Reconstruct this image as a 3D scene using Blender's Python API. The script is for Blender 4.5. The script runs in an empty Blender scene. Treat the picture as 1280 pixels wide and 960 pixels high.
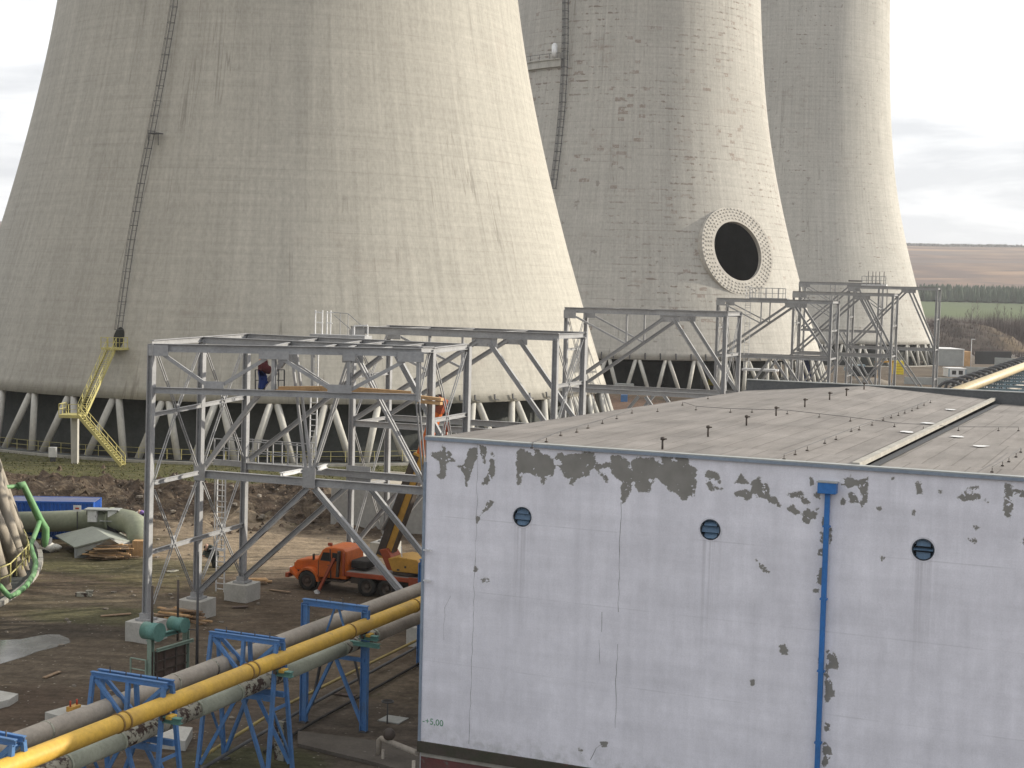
import bpy, bmesh, math, random
import numpy as np
from mathutils import Vector as V, Matrix, noise as mnoise
random.seed(11)
SC = bpy.context.scene
COL = SC.collection
R_ = math.radians

# ------------------------------------------------------------------ camera
FPX = 1850.0
EYE = V((0, 0, 18.0))
PITCH = math.atan(115.0 / FPX)
ROLL = 0.025
_F = V((0, math.cos(PITCH), -math.sin(PITCH)))
_R0 = V((1, 0, 0))
_U0 = V((0, math.sin(PITCH), math.cos(PITCH)))
CR = (_R0 * math.cos(ROLL) + _U0 * math.sin(ROLL)).normalized()
CU = (_U0 * math.cos(ROLL) - _R0 * math.sin(ROLL)).normalized()

def ray(px, py):
    return (_F + CR * ((px - 640) / FPX) + CU * ((480 - py) / FPX))

def P(px, py, z=0.0):
    d = ray(px, py)
    return EYE + d * ((z - EYE.z) / d.z)

def PY(px, py, Y):
    d = ray(px, py)
    return EYE + d * (Y / d.y)

def proj(q):
    w = V(q) - EYE; k = w.dot(_F)
    return 640 + FPX * w.dot(CR) / k, 480 - FPX * w.dot(CU) / k

def PL(px, py, p0, d):
    n = V((d.y, -d.x, 0))
    r = ray(px, py)
    return EYE + r * ((p0 - EYE).dot(n) / r.dot(n))

cam = bpy.data.cameras.new('camera')
cam.sensor_width = 36.0
cam.lens = 36.0 * FPX / 1280.0
cam.clip_start = 0.5
cam.clip_end = 20000
camo = bpy.data.objects.new('camera', cam)
m = Matrix.Identity(4)
for i, ax in enumerate((CR, CU, -_F)):
    for j in range(3):
        m[j][i] = ax[j]
m.translation = EYE
camo.matrix_world = m
COL.objects.link(camo)
SC.camera = camo

# ------------------------------------------------------------------ materials
class NT:
    def __init__(s, name):
        s.m = bpy.data.materials.new(name)
        s.m.use_nodes = True
        s.t = s.m.node_tree
        s.b = s.t.nodes['Principled BSDF']
        s.x = 0
    def n(s, typ, **kw):
        o = s.t.nodes.new(typ)
        for k, v in kw.items():
            if k.startswith('_'):
                setattr(o, k[1:], v)
            else:
                key = int(k[1:]) if k[0] == 'i' and k[1:].isdigit() else k.replace('__', ' ')
                s.put(o.inputs[key], v)
        return o
    def put(s, sock, v):
        if isinstance(v, bpy.types.NodeSocket):
            s.t.links.new(v, sock)
        elif isinstance(v, bpy.types.Node):
            s.t.links.new(v.outputs[0], sock)
        else:
            if hasattr(sock, 'default_value'):
                if sock.type == 'RGBA' and len(v) == 3:
                    v = (*v, 1)
                sock.default_value = v
    def math(s, op, a, b=0.0, c=None, clamp=False):
        o = s.t.nodes.new('ShaderNodeMath'); o.operation = op; o.use_clamp = clamp
        s.put(o.inputs[0], a); s.put(o.inputs[1], b)
        if c is not None: s.put(o.inputs[2], c)
        return o.outputs[0]
    def mix(s, f, a, b, mode='MIX'):
        o = s.t.nodes.new('ShaderNodeMix'); o.data_type = 'RGBA'; o.blend_type = mode
        s.put(o.inputs[0], f); s.put(o.inputs[6], a); s.put(o.inputs[7], b)
        return o.outputs[2]
    def ramp(s, f, lo, hi, a=0.0, b=1.0):
        o = s.t.nodes.new('ShaderNodeMapRange'); o.clamp = True
        s.put(o.inputs[0], f)
        for k, v in zip((1, 2, 3, 4), (lo, hi, a, b)): s.put(o.inputs[k], v)
        return o.outputs[0]
    def noise(s, vec, scale, detail=5, rough=.6, dist=0.0):
        o = s.t.nodes.new('ShaderNodeTexNoise')
        s.put(o.inputs['Vector'], vec)
        o.inputs['Scale'].default_value = scale
        o.inputs['Detail'].default_value = detail
        o.inputs['Roughness'].default_value = rough
        o.inputs['Distortion'].default_value = dist
        return o.outputs[0]
    def pos(s):
        return s.t.nodes.new('ShaderNodeNewGeometry').outputs['Position']
    def vmul(s, vec, k):
        o = s.t.nodes.new('ShaderNodeVectorMath'); o.operation = 'MULTIPLY'
        s.put(o.inputs[0], vec); s.put(o.inputs[1], k)
        return o.outputs[0]
    def xyz(s, vec):
        o = s.t.nodes.new('ShaderNodeSeparateXYZ'); s.put(o.inputs[0], vec)
        return o.outputs
    def comb(s, x, y, z):
        o = s.t.nodes.new('ShaderNodeCombineXYZ')
        for i, v in enumerate((x, y, z)): s.put(o.inputs[i], v)
        return o.outputs[0]
    def bump(s, h, strength=.3, dist=.05):
        o = s.t.nodes.new('ShaderNodeBump')
        o.inputs['Strength'].default_value = strength
        o.inputs['Distance'].default_value = dist
        s.put(o.inputs['Height'], h)
        s.t.links.new(o.outputs[0], s.b.inputs['Normal'])
    def done(s, col, rough=.8, metal=0.0, spec=.3):
        s.put(s.b.inputs['Base Color'], col)
        s.put(s.b.inputs['Roughness'], rough)
        s.put(s.b.inputs['Metallic'], metal)
        s.b.inputs['Specular IOR Level'].default_value = spec
        return s.m

def worn(name, c1, c2=None, scale=1.5, rough=.75, metal=0., bump=.0, bscale=12, c3=None, t3=.62, s3=4, spec=.3, zst=1.0):
    """base colour mottled with a second tone, optional third tone in sharp patches (rust, dirt)."""
    k = NT(name); p = k.pos()
    if zst != 1.0: p = k.vmul(p, (1, 1, zst))
    c2 = c2 or tuple(x * .72 for x in c1)
    f = k.ramp(k.noise(p, scale, 6), .35, .68)
    c = k.mix(f, c1, c2)
    fine = k.ramp(k.noise(p, scale * 9, 4), .3, .7, .88, 1.1)
    c = k.mix(1.0, c, k.comb(fine, fine, fine), 'MULTIPLY')
    if c3:
        g = k.ramp(k.noise(p, s3, 7, .7), t3, t3 + .06)
        c = k.mix(g, c, c3)
    if bump: k.bump(k.noise(p, bscale, 5), bump, .04)
    return k.done(c, rough, metal, spec)

MAT = {}
MAT['steel'] = worn('galvanised_primer', (.355, .355, .36), (.275, .275, .28), .8, .5, 0, .0, c3=(.23, .21, .20), t3=.70, s3=1.6)
MAT['steel_dark'] = worn('dark_steel', (.10, .10, .105), (.06, .06, .06), 1.0, .6)
MAT['steel_white'] = worn('white_galvanised', (.7, .7, .7), (.55, .55, .56), 1.0, .5)
MAT['column'] = worn('column_concrete', (.50, .485, .44), (.38, .365, .33), .5, .85, 0, .25, 3, zst=.35, c3=(.2, .19, .165), t3=.68)
MAT['column_dark'] = worn('wet_column_concrete', (.38, .335, .275), (.26, .225, .18), .7, .85, 0, .3, 3, zst=.3, c3=(.36, .33, .28), t3=.6)
MAT['inner'] = worn('shade_black_concrete', (.04, .041, .037), (.022, .023, .021), .3, .95)  # shade inside the towers and doorway put into the near-black colour
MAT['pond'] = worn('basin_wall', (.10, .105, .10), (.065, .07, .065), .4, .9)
MAT['kerb'] = worn('kerb_concrete', (.42, .40, .36), (.28, .265, .235), 1.2, .85, 0, .2, 10)
MAT['footing'] = worn('cast_concrete', (.46, .45, .42), (.36, .35, .32), 1.1, .85, 0, .15, 8, c3=(.27, .25, .21), t3=.66)
MAT['yellow'] = worn('yellow_paint', (.55, .49, .19), (.42, .38, .17), 1.5, .55, c3=(.25, .2, .1), t3=.7)
MAT['yellow_gas'] = worn('gas_pipe_yellow', (.62, .385, .06), (.46, .29, .065), .8, .55, c3=(.27, .185, .08), t3=.63, s3=1.8)
MAT['yellow_dull'] = worn('dull_yellow_pipe', (.34, .26, .09), (.24, .19, .08), 1.2, .7, c3=(.13, .10, .07), t3=.58)
MAT['yellow_pale'] = worn('pale_yellow_pipe', (.62, .5, .3), (.5, .41, .27), .6, .5)
MAT['blue'] = worn('trestle_blue', (.075, .19, .42), (.085, .165, .31), 1.3, .55, c3=(.15, .15, .15), t3=.62, s3=5)
MAT['blue_pipe'] = worn('downpipe_blue', (.035, .17, .48), (.04, .15, .38), .8, .45)
MAT['blue_box'] = worn('container_blue', (.025, .12, .48), (.022, .09, .36), .6, .45, c3=(.03, .06, .16), t3=.7)
MAT['green'] = worn('pipe_green', (.14, .31, .13), (.17, .29, .15), .5, .5, c3=(.22, .33, .2), t3=.68, s3=1.2)
MAT['green_dull'] = worn('dull_green_pipe', (.26, .275, .205), (.19, .21, .15), .5, .6, c3=(.25, .24, .18), t3=.66)
MAT['teal'] = worn('gearbox_teal', (.13, .27, .235), (.09, .2, .18), 1.4, .5, c3=(.12, .09, .06), t3=.66)
MAT['teal_pale'] = worn('gate_frame_paint', (.26, .34, .28), (.18, .24, .2), 1.4, .6, c3=(.12, .08, .05), t3=.62)
MAT['rust'] = worn('rusty_plate', (.075, .05, .04), (.13, .10, .085), 1.1, .85, c3=(.20, .18, .165), t3=.6)
MAT['lag_grey'] = worn('lagging_grey', (.36, .32, .27), (.27, .24, .205), .9, .75, 0, .2, 6, c3=(.14, .11, .09), t3=.68)
MAT['lag_green'] = worn('lagging_pale_green', (.36, .38, .31), (.29, .31, .25), 1.0, .6, c3=(.2, .19, .15), t3=.7)
MAT['lag_worn'] = worn('lagging_peeling', (.40, .39, .32), (.29, .28, .23), 1.0, .7, 0, .2, 8, c3=(.05, .03, .025), t3=.49, s3=3.4)
MAT['wood'] = worn('raw_timber', (.52, .33, .17), (.42, .26, .13), 1.2, .8)
MAT['wood_old'] = worn('old_timber', (.30, .21, .135), (.19, .13, .085), 2.0, .85, c3=(.4, .31, .22), t3=.6)
MAT['orange'] = worn('truck_orange', (.60, .135, .018), (.44, .10, .02), .9, .45, c3=(.24, .10, .045), t3=.63, s3=2.5, spec=.4)
MAT['orange_red'] = worn('chassis_red', (.36, .075, .03), (.25, .06, .03), 1.2, .55, c3=(.09, .05, .035), t3=.64)
MAT['crane_yellow'] = worn('crane_yellow', (.52, .29, .055), (.4, .22, .05), .9, .5, c3=(.16, .1, .04), t3=.66)
MAT['crane_dark'] = worn('greasy_steel', (.055, .045, .04), (.09, .07, .055), 1.0, .6)
MAT['rubber'] = worn('tyre_rubber', (.025, .024, .023), (.05, .045, .04), 2.0, .85)
MAT['glass'] = worn('dark_glass', (.02, .023, .025), (.03, .03, .03), 1, .12, spec=.6)
MAT['white'] = worn('white_sheet', (.72, .72, .71), (.6, .6, .6), .8, .6)
MAT['grey_sheet'] = worn('grey_sheet', (.36, .37, .36), (.29, .3, .29), .7, .55)
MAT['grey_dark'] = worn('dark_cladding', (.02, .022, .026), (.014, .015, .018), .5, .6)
MAT['shed_roof'] = worn('shed_roofing', (.30, .32, .28), (.25, .265, .235), .7, .7, c3=(.2, .2, .17), t3=.69)
MAT['stone'] = worn('rubble_stone', (.24, .21, .175), (.15, .13, .105), 1.5, .9, 0, .3, 6)
MAT['tarp'] = worn('white_bag', (.66, .64, .58), (.5, .48, .43), 1.2, .8)
MAT['skin'] = worn('skin', (.5, .32, .24), (.45, .28, .2), 3, .6)
MAT['cloth_red'] = worn('dark_red_cloth', (.10, .025, .03), (.07, .018, .02), 3, .9)
MAT['cloth_blue'] = worn('blue_cloth', (.02, .04, .17), (.02, .035, .12), 3, .9)
MAT['cloth_dark'] = worn('dark_cloth', (.03, .035, .03), (.02, .022, .02), 3, .9)
MAT['cloth_grey'] = worn('grey_green_cloth', (.065, .075, .065), (.05, .055, .05), 3, .9)
MAT['cloth_violet'] = worn('violet_cloth', (.25, .16, .42), (.2, .13, .34), 3, .9)
MAT['helmet'] = worn('helmet_white', (.75, .75, .73), (.7, .7, .68), 3, .4)
MAT['red'] = worn('red_sheet', (.42, .06, .03), (.3, .05, .03), 1, .6)
MAT['bright_yellow'] = worn('bright_yellow', (.78, .62, .03), (.7, .55, .03), 1, .5)
MAT['rack_blue'] = worn('rack_blue_grey', (.23, .31, .36), (.17, .24, .28), 1, .5)
MAT['bark'] = worn('bark', (.15, .125, .115), (.10, .085, .08), 2, .9)
MAT['birch'] = worn('birch_bark', (.42, .40, .38), (.25, .23, .21), 2, .9)
MAT['twig'] = worn('twig', (.115, .09, .085), (.085, .07, .065), .2, .95)
MAT['ink_green'] = worn('green_marker', (.05, .25, .12), (.08, .28, .14), 9, .8)
MAT['crack'] = worn('crack', (.19, .185, .185), (.42, .42, .44), 2.5, .95)
MAT['lamp_white'] = worn('lamp_housing', (.8, .8, .8), (.7, .7, .7), 2, .35)

# ------------------------------------------------------------------ mesh builder
class MB:
    def __init__(s):
        s.v = []; s.f = []; s.mi = []; s.sm = []; s.M = None; s.mat = 0
    def add(s, vs, fs, smooth=False):
        o = len(s.v)
        for p in vs:
            p = V(p)
            s.v.append(s.M @ p if s.M else p)
        for f in fs:
            s.f.append([i + o for i in f]); s.mi.append(s.mat); s.sm.append(smooth)
        return s
    def box(s, c, size, ax=None):
        ax = ax or (V((1, 0, 0)), V((0, 1, 0)), V((0, 0, 1)))
        c = V(c); vs = []
        for k in range(8):
            q = c.copy()
            for a in range(3):
                q += ax[a] * (size[a] / 2 * (1 if k >> a & 1 else -1))
            vs.append(q)
        return s.add(vs, [(0, 2, 3, 1), (4, 5, 7, 6), (0, 1, 5, 4), (2, 6, 7, 3), (0, 4, 6, 2), (1, 3, 7, 5)])
    def frame(s, p, q, up=None):
        d = (q - p).normalized()
        up = V(up) if up is not None else V((0, 0, 1))
        if abs(d.dot(up.normalized())) > .98: up = V((0.36, .93, 0))
        sd = d.cross(up).normalized()
        return d, sd, sd.cross(d).normalized()
    def beam(s, p, q, w, h, up=None):
        p, q = V(p), V(q)
        d, a, b = s.frame(p, q, up)
        return s.box((p + q) / 2, ((q - p).length, w, h), (d, a, b))
    def prof(s, p, q, pts, up=None, smooth=False):
        p, q = V(p), V(q)
        d, a, b = s.frame(p, q, up)
        n = len(pts)
        vs = [p + a * x + b * y for x, y in pts] + [q + a * x + b * y for x, y in pts]
        fs = [(i, (i + 1) % n, n + (i + 1) % n, n + i) for i in range(n)]
        fs += [tuple(range(n - 1, -1, -1)), tuple(range(n, 2 * n))]
        return s.add(vs, fs, smooth)
    def ibeam(s, p, q, w, h, up=None, t=None):
        t = t or max(.03, .11 * min(w, h)); e = t * .8
        a, b = w / 2, h / 2
        pts = [(-a, -b), (a, -b), (a, -b + t), (e / 2, -b + t), (e / 2, b - t), (a, b - t), (a, b), (-a, b), (-a, b - t), (-e / 2, b - t), (-e / 2, -b + t), (-a, -b + t)]
        return s.prof(p, q, pts, up)
    def tube(s, pts, r, n=10, cap=True):
        pts = [V(p) for p in pts]
        rs = r if isinstance(r, (list, tuple)) else [r] * len(pts)
        vs = []; fs = []; ref = None
        for i, p in enumerate(pts):
            if i == 0: d = pts[1] - p
            elif i == len(pts) - 1: d = p - pts[i - 1]
            else: d = (pts[i + 1] - p).normalized() + (p - pts[i - 1]).normalized()
            d.normalize()
            if ref is None:
                ref = V((0, 0, 1)) if abs(d.z) < .9 else V((1, 0, 0))
            a = d.cross(ref).normalized(); b = a.cross(d).normalized(); ref = b
            for k in range(n):
                t = 2 * math.pi * k / n
                vs.append(p + (a * math.cos(t) + b * math.sin(t)) * rs[i])
        for i in range(len(pts) - 1):
            for k in range(n):
                fs.append((i * n + k, i * n + (k + 1) % n, (i + 1) * n + (k + 1) % n, (i + 1) * n + k))
        s.add(vs, fs, n > 6)
        if cap:
            o = len(s.v) - len(vs)
            for f in (tuple(range(n - 1, -1, -1)), tuple(range((len(pts) - 1) * n, len(pts) * n))):
                s.f.append([i + o for i in f]); s.mi.append(s.mat); s.sm.append(False)
        return s
    def ball(s, c, r, n=8, sq=(1, 1, 1)):
        vs = []; fs = []; c = V(c)
        for i in range(n + 1):
            a = math.pi * i / n
            for k in range(2 * n):
                b = math.pi * k / n
                vs.append(c + V((math.sin(a) * math.cos(b) * sq[0], math.sin(a) * math.sin(b) * sq[1], math.cos(a) * sq[2])) * r)
        for i in range(n):
            for k in range(2 * n):
                fs.append((i * 2 * n + k, (i + 1) * 2 * n + k, (i + 1) * 2 * n + (k + 1) % (2 * n), i * 2 * n + (k + 1) % (2 * n)))
        return s.add(vs, fs, True)
    def extr(s, poly, vec, smooth=False):
        """planar polygon (3d points) swept along vec"""
        vec = V(vec); n = len(poly)
        vs = [V(p) for p in poly] + [V(p) + vec for p in poly]
        fs = [tuple(range(n - 1, -1, -1)), tuple(range(n, 2 * n))]
        fs += [(i, (i + 1) % n, n + (i + 1) % n, n + i) for i in range(n)]
        return s.add(vs, fs, smooth)
    def build(s, name, mat, parent=None, loc=None, bevel=0.0, link=True):
        me = bpy.data.meshes.new(name)
        off = V((0, 0, 0))
        if parent is not None:
            q = parent
            while q is not None:
                off += q.location; q = q.parent
        if loc is not None: off = off + V(loc)
        me.from_pydata([tuple(p - off) for p in s.v], [], s.f)
        mats = mat if isinstance(mat, (list, tuple)) else [mat]
        for q in mats: me.materials.append(q if not isinstance(q, str) else MAT[q])
        me.polygons.foreach_set('material_index', s.mi)
        me.polygons.foreach_set('use_smooth', s.sm)
        bm = bmesh.new(); bm.from_mesh(me)
        bmesh.ops.recalc_face_normals(bm, faces=bm.faces)
        if bevel:
            es = [e for e in bm.edges if len(e.link_faces) == 2 and e.calc_face_angle(0) > .5]
            bmesh.ops.bevel(bm, geom=es, offset=bevel, segments=2, profile=.6, affect='EDGES', clamp_overlap=True)
        bm.to_mesh(me); bm.free()
        me.update()
        o = bpy.data.objects.new(name, me)
        if link: COL.objects.link(o)
        if parent is not None: o.parent = parent
        if loc is not None: o.location = V(loc)
        return o

def thing(name, label, cat, loc, group=None):
    o = bpy.data.objects.new(name, None)
    o.empty_display_size = .3
    COL.objects.link(o)
    o.location = V(loc)
    return tag(o, label, cat, group)

def tag(o, label, cat, group=None, kind=None):
    if label: o['label'] = label
    if cat: o['category'] = cat
    if group: o['group'] = group
    if kind: o['kind'] = kind
    return o

def struct(o):
    o['kind'] = 'structure'
    return o

def copy_tree(o, parent=None):
    c = o.copy(); COL.objects.link(c)
    if parent is not None: c.parent = parent
    for ch in list(o.children): copy_tree(ch, c)
    return c
# ------------------------------------------------------------------ cooling towers
RIM = 6.0
TOP = 126.0
def Rz(z):
    if z < 58: return math.sqrt(728 + .2006 * (z - 75.8) ** 2)
    return 24.4 + 3.73 * math.exp(-(z - 58) * .034)

def tower_mat(name, tint, dash, spots, seed, ribs=.5, brick=.4):
    k = NT(name)
    tc = k.n('ShaderNodeTexCoord').outputs['Object']
    x, y, z = k.xyz(tc)[0:3]
    ang = k.math('ARCTAN2', y, x)
    U = k.math('MULTIPLY_ADD', ang, 36.0, seed)
    uv = k.comb(U, z, seed)
    base = k.mix(k.ramp(k.noise(k.vmul(uv, (.05, .03, 1)), 1.0, 4), .3, .7), tint, tuple(c * .84 for c in tint))
    # pours: every lift and panel a little different
    br = k.n('ShaderNodeTexBrick', Vector=uv, Color1=(.80, .80, .80), Color2=(1, 1, 1), Mortar=(.68, .67, .65), Scale=1.0)
    br.inputs['Mortar Size'].default_value = .022; br.inputs['Brick Width'].default_value = 2.3
    br.inputs['Row Height'].default_value = 1.32; br.inputs['Mortar Smooth'].default_value = .35; br.offset = .0
    br.inputs['Bias'].default_value = .35
    base = k.mix(brick, base, k.mix(1.0, base, br.outputs['Color'], 'MULTIPLY'))
    # run-down streaks and fine mottling
    st = k.ramp(k.noise(k.vmul(uv, (1.3, .035, 1)), 1.0, 6, .65), .3, .72, .84, 1.07)
    base = k.mix(1.0, base, k.comb(st, st, st), 'MULTIPLY')
    fn = k.ramp(k.noise(k.vmul(uv, (2.6, 1.3, 1)), 1.0, 8, .75), .25, .75, .78, 1.16)
    base = k.mix(1.0, base, k.comb(fn, fn, fn), 'MULTIPLY')
    hb = k.ramp(k.noise(k.vmul(uv, (.06, 1.9, 1)), 1.0, 5, .7), .3, .7, .90, 1.06)
    base = k.mix(1.0, base, k.comb(hb, hb, hb), 'MULTIPLY')
    # stains reddish brown
    rs = k.ramp(k.noise(k.vmul(uv, (.09, .16, 1)), 1.0, 7, .75), .58, .74, 0, .25 + .3 * min(1, dash))
    base = k.mix(rs, base, (.30, .235, .20))
    # thin upright cracks
    cr = k.noise(k.vmul(uv, (.33, .012, 1)), 1.0, 3, .5)
    cr = k.math('ABSOLUTE', k.math('SUBTRACT', cr, .5))
    gate = k.ramp(k.noise(k.vmul(uv, (.09, .06, 1)), 1.0, 3), .48, .60)
    crk = k.math('MULTIPLY', k.ramp(cr, .0, .006, .55 * ribs, 0.0), gate)
    base = k.mix(crk, base, (.16, .145, .125))
    hl = k.ramp(k.math('ABSOLUTE', k.math('SUBTRACT', k.math('FRACT', k.math('DIVIDE', z, 1.32)), .5)), .455, .49)
    hg = k.ramp(k.noise(k.vmul(uv, (.10, .9, 1)), 1.0, 4, .6), .50, .62, 0, .16 + .38 * min(1, dash))
    base = k.mix(k.math('MULTIPLY', hl, hg), base, (.17, .15, .13))
    if dash:
        row = k.math('FRACT', k.math('DIVIDE', z, 1.32))
        band = k.ramp(k.math('ABSOLUTE', k.math('SUBTRACT', row, .5)), .30, .44)
        ds = k.ramp(k.noise(k.vmul(uv, (.62, 1.1, 1)), 1.0, 4, .6), .60 - .06 * dash, .64 - .06 * dash)
        zone = k.ramp(k.noise(k.vmul(uv, (.05, .04, 1)), 1.0, 5, .65), .46, .60)
        base = k.mix(k.math('MULTIPLY', k.math('MULTIPLY', k.math('MULTIPLY', ds, band), zone), .8), base, (.185, .145, .12))
        bp = k.n('ShaderNodeTexBrick', Vector=uv, Color1=(0, 0, 0), Color2=(1, 1, 1), Mortar=(0, 0, 0), Scale=1.0)
        bp.inputs['Mortar Size'].default_value = .0; bp.inputs['Brick Width'].default_value = 1.5; bp.inputs['Row Height'].default_value = .66; bp.offset = .37; bp.offset_frequency = 3; bp.squash = 1.6; bp.squash_frequency = 4
        wob_ = k.ramp(k.noise(k.vmul(uv, (1.6, 2.2, 1)), 1.0, 5, .7), .40, .50)
        pm = k.math('MULTIPLY', k.math('MULTIPLY', k.ramp(bp.outputs['Color'], .90, .93), k.ramp(k.noise(k.vmul(uv, (.07, .06, 1)), 1.0, 4, .6), .50, .58)), wob_)
        base = k.mix(k.math('MULTIPLY', pm, .7 * min(1, dash)), base, (.24, .185, .155))
        wh = k.ramp(k.noise(k.vmul(uv, (.10, .22, 1)), 1.0, 7, .72), .66, .74, 0, .45)
        base = k.mix(wh, base, (.52, .52, .52))
    if spots:
        sp = k.ramp(k.noise(k.vmul(uv, (.42, .55, 1)), 1.0, 3, .55), .70 - .02 * spots, .73 - .02 * spots)
        base = k.mix(k.math('MULTIPLY', sp, .55), base, (.20, .175, .155))
    h = k.math('ADD', k.noise(k.vmul(uv, (1.5, 1.5, 1)), 1.0, 6, .7), k.math('MULTIPLY', br.outputs['Fac'], -.8))
    k.bump(h, .28, .06)
    return k.done(base, .9, 0, .2)

T_MAT = [tower_mat('shell_concrete_smooth', (.49, .465, .41), 0, 0, 3.0, .9, .16),
         tower_mat('shell_concrete_dashed', (.505, .482, .437), 1.1, 1.0, 41.0, 1.0, .3),
         tower_mat('shell_concrete_spotted', (.52, .50, .455), .35, 1.8, 87.0, .8, .3),
         tower_mat('shell_concrete_left', (.42, .39, .33), 0, 0, 130.0, .7)]

def shell_mesh(mat, hole=None, seg=160):
    zs = [RIM + (TOP - RIM) * (i / 90.0) for i in range(91)]
    vs = []; fs = []; mi = []
    for z in zs:
        for k in range(seg):
            a = 2 * math.pi * k / seg
            vs.append((Rz(z) * math.cos(a), Rz(z) * math.sin(a), z))
    no = len(vs)
    for z in zs:
        t = .9 if z < 12 else .55
        for k in range(seg):
            a = 2 * math.pi * k / seg
            vs.append(((Rz(z) - t) * math.cos(a), (Rz(z) - t) * math.sin(a), z))
    def inside(q):
        if not hole: return False
        c, n, r = hole
        w = V(q) - c
        return w.dot(n) > -6 and (w - n * w.dot(n)).length < r
    for i in range(len(zs) - 1):
        for k in range(seg):
            k2 = (k + 1) % seg
            q = (i * seg + k, i * seg + k2, (i + 1) * seg + k2, (i + 1) * seg + k)
            cen = sum((V(vs[j]) for j in q), V((0, 0, 0))) / 4
            if inside(cen): continue
            fs.append(q); mi.append(0)
            fs.append(tuple(no + j for j in reversed(q))); mi.append(1)
    L = (len(zs) - 1) * seg
    for k in range(seg):
        k2 = (k + 1) % seg
        fs.append((k2, k, no + k, no + k2)); mi.append(0)
        fs.append((L + k, L + k2, no + L + k2, no + L + k)); mi.append(0)
    me = bpy.data.meshes.new('shell')
    me.from_pydata(vs, [], fs)
    me.materials.append(mat); me.materials.append(MAT['inner'])
    me.polygons.foreach_set('material_index', mi)
    me.polygons.foreach_set('use_smooth', [True] * len(fs))
    me.update()
    return me

NPAIR = 46
SPL = 2.15
def col_mesh(sign, mat):
    b = MB()
    zt, zb = RIM + .15, .05
    rt, rb = Rz(RIM) - .45, Rz(RIM) + 1.55
    at, ab = sign * .28 / rt, sign * SPL / rb
    b.tube([(rb * math.cos(ab), rb * math.sin(ab), zb), (rt * math.cos(at), rt * math.sin(at), zt)], .37, 10)
    return b
def make_columns(root, mat, phase):
    me = [col_mesh(s, mat).build('column', mat, link=False).data for s in (-1, 1)]
    for i in range(NPAIR):
        for k in range(2):
            o = bpy.data.objects.new('column', me[k])
            o.rotation_euler.z = phase + 2 * math.pi * i / NPAIR
            COL.objects.link(o); o.parent = root

def ring_of(root, name, mat, r, z0, z1, t, seg=128):
    b = MB(); vs = []; fs = []
    for rr, zz in ((r - t / 2, z0), (r + t / 2, z0), (r + t / 2, z1), (r - t / 2, z1)):
        for k in range(seg):
            a = 2 * math.pi * k / seg
            vs.append(root.location + V((rr * math.cos(a), rr * math.sin(a), zz)))
    for j in range(4):
        for k in range(seg):
            fs.append((j * seg + k, j * seg + (k + 1) % seg, ((j + 1) % 4) * seg + (k + 1) % seg, ((j + 1) % 4) * seg + k))
    b.add(vs, fs, False)
    return b.build(name, mat, root)

def disc_of(root, name, mat, r, z, seg=96):
    b = MB()
    b.add([root.location + V((r * math.cos(2 * math.pi * k / seg), r * math.sin(2 * math.pi * k / seg), z)) for k in range(seg)], [tuple(range(seg))])
    return b.build(name, mat, root)

def tower(center, label, mat, phase, hole=None, fill=True, colmat='column', inner_r=37.0, kerb_r=3.6):
    root = thing('cooling_tower', label, 'cooling tower', (center[0], center[1], 0), 'cooling towers of the power station')
    o = bpy.data.objects.new('shell', shell_mesh(mat, hole))
    COL.objects.link(o); o.parent = root
    make_columns(root, colmat, phase)
    ring_of(root, 'basin_rim', 'kerb', Rz(RIM) + kerb_r, -.3, .26, .3)
    ring_of(root, 'footing_ring', 'pond', Rz(RIM) + 1.55, -.3, .12, 1.5)
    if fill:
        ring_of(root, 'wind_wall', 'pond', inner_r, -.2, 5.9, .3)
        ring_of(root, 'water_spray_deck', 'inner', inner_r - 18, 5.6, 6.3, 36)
    return root

T1C, T2C, T3C, T0C = (-29.0, 191.8), (24.0, 317.1), (83.9, 447.2), (-71.6, 81.0)

def shell_hit(px, py, c, Rf=Rz):
    d = ray(px, py); t = 20.0
    while t < 900:
        q = EYE + d * t
        r = math.hypot(q.x - c[0], q.y - c[1])
        if r < Rf(max(q.z, RIM)): break
        t += .25
    return EYE + d * t

def merid(c, hit, z, out=0.0):
    a = math.atan2(hit.y - c[1], hit.x - c[0])
    r = Rz(max(z, RIM)) + out
    return V((c[0] + r * math.cos(a), c[1] + r * math.sin(a), z))

# phase: a column head of the big tower at pixel 342
h = shell_hit(342, 507, T1C); ph1 = math.atan2(h.y - T1C[1], h.x - T1C[0])
h = shell_hit(797, 447, T2C); ph2 = math.atan2(h.y - T2C[1], h.x - T2C[0])
tw1 = tower(T1C, 'largest and nearest cooling tower with smooth pale concrete, filling the left half', T_MAT[0], ph1)
hc = shell_hit(922, 314, T2C)
ha = math.atan2(hc.y - T2C[1], hc.x - T2C[0])
sl = (Rz(hc.z + .5) - Rz(hc.z - .5))
hn = V((math.cos(ha), math.sin(ha), -sl)).normalized()
HR_IN, HR_OUT = 5.95, 8.95
hloc = hc - V((T2C[0], T2C[1], 0))
tw2 = tower(T2C, 'middle cooling tower with a big round dark opening ringed by a flange', T_MAT[1], ph2, (hloc, hn, HR_IN + 1.2), fill=False)
tw3 = tower(T3C, 'farthest cooling tower, standing at the right with an unbroken spotted shell', T_MAT[2], .1)
tw0 = tower(T0C, 'cooling tower cut off by the left edge, only its brown leaning legs in view', T_MAT[3], .130, colmat='column_dark', inner_r=38.5, kerb_r=2.35)

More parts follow.
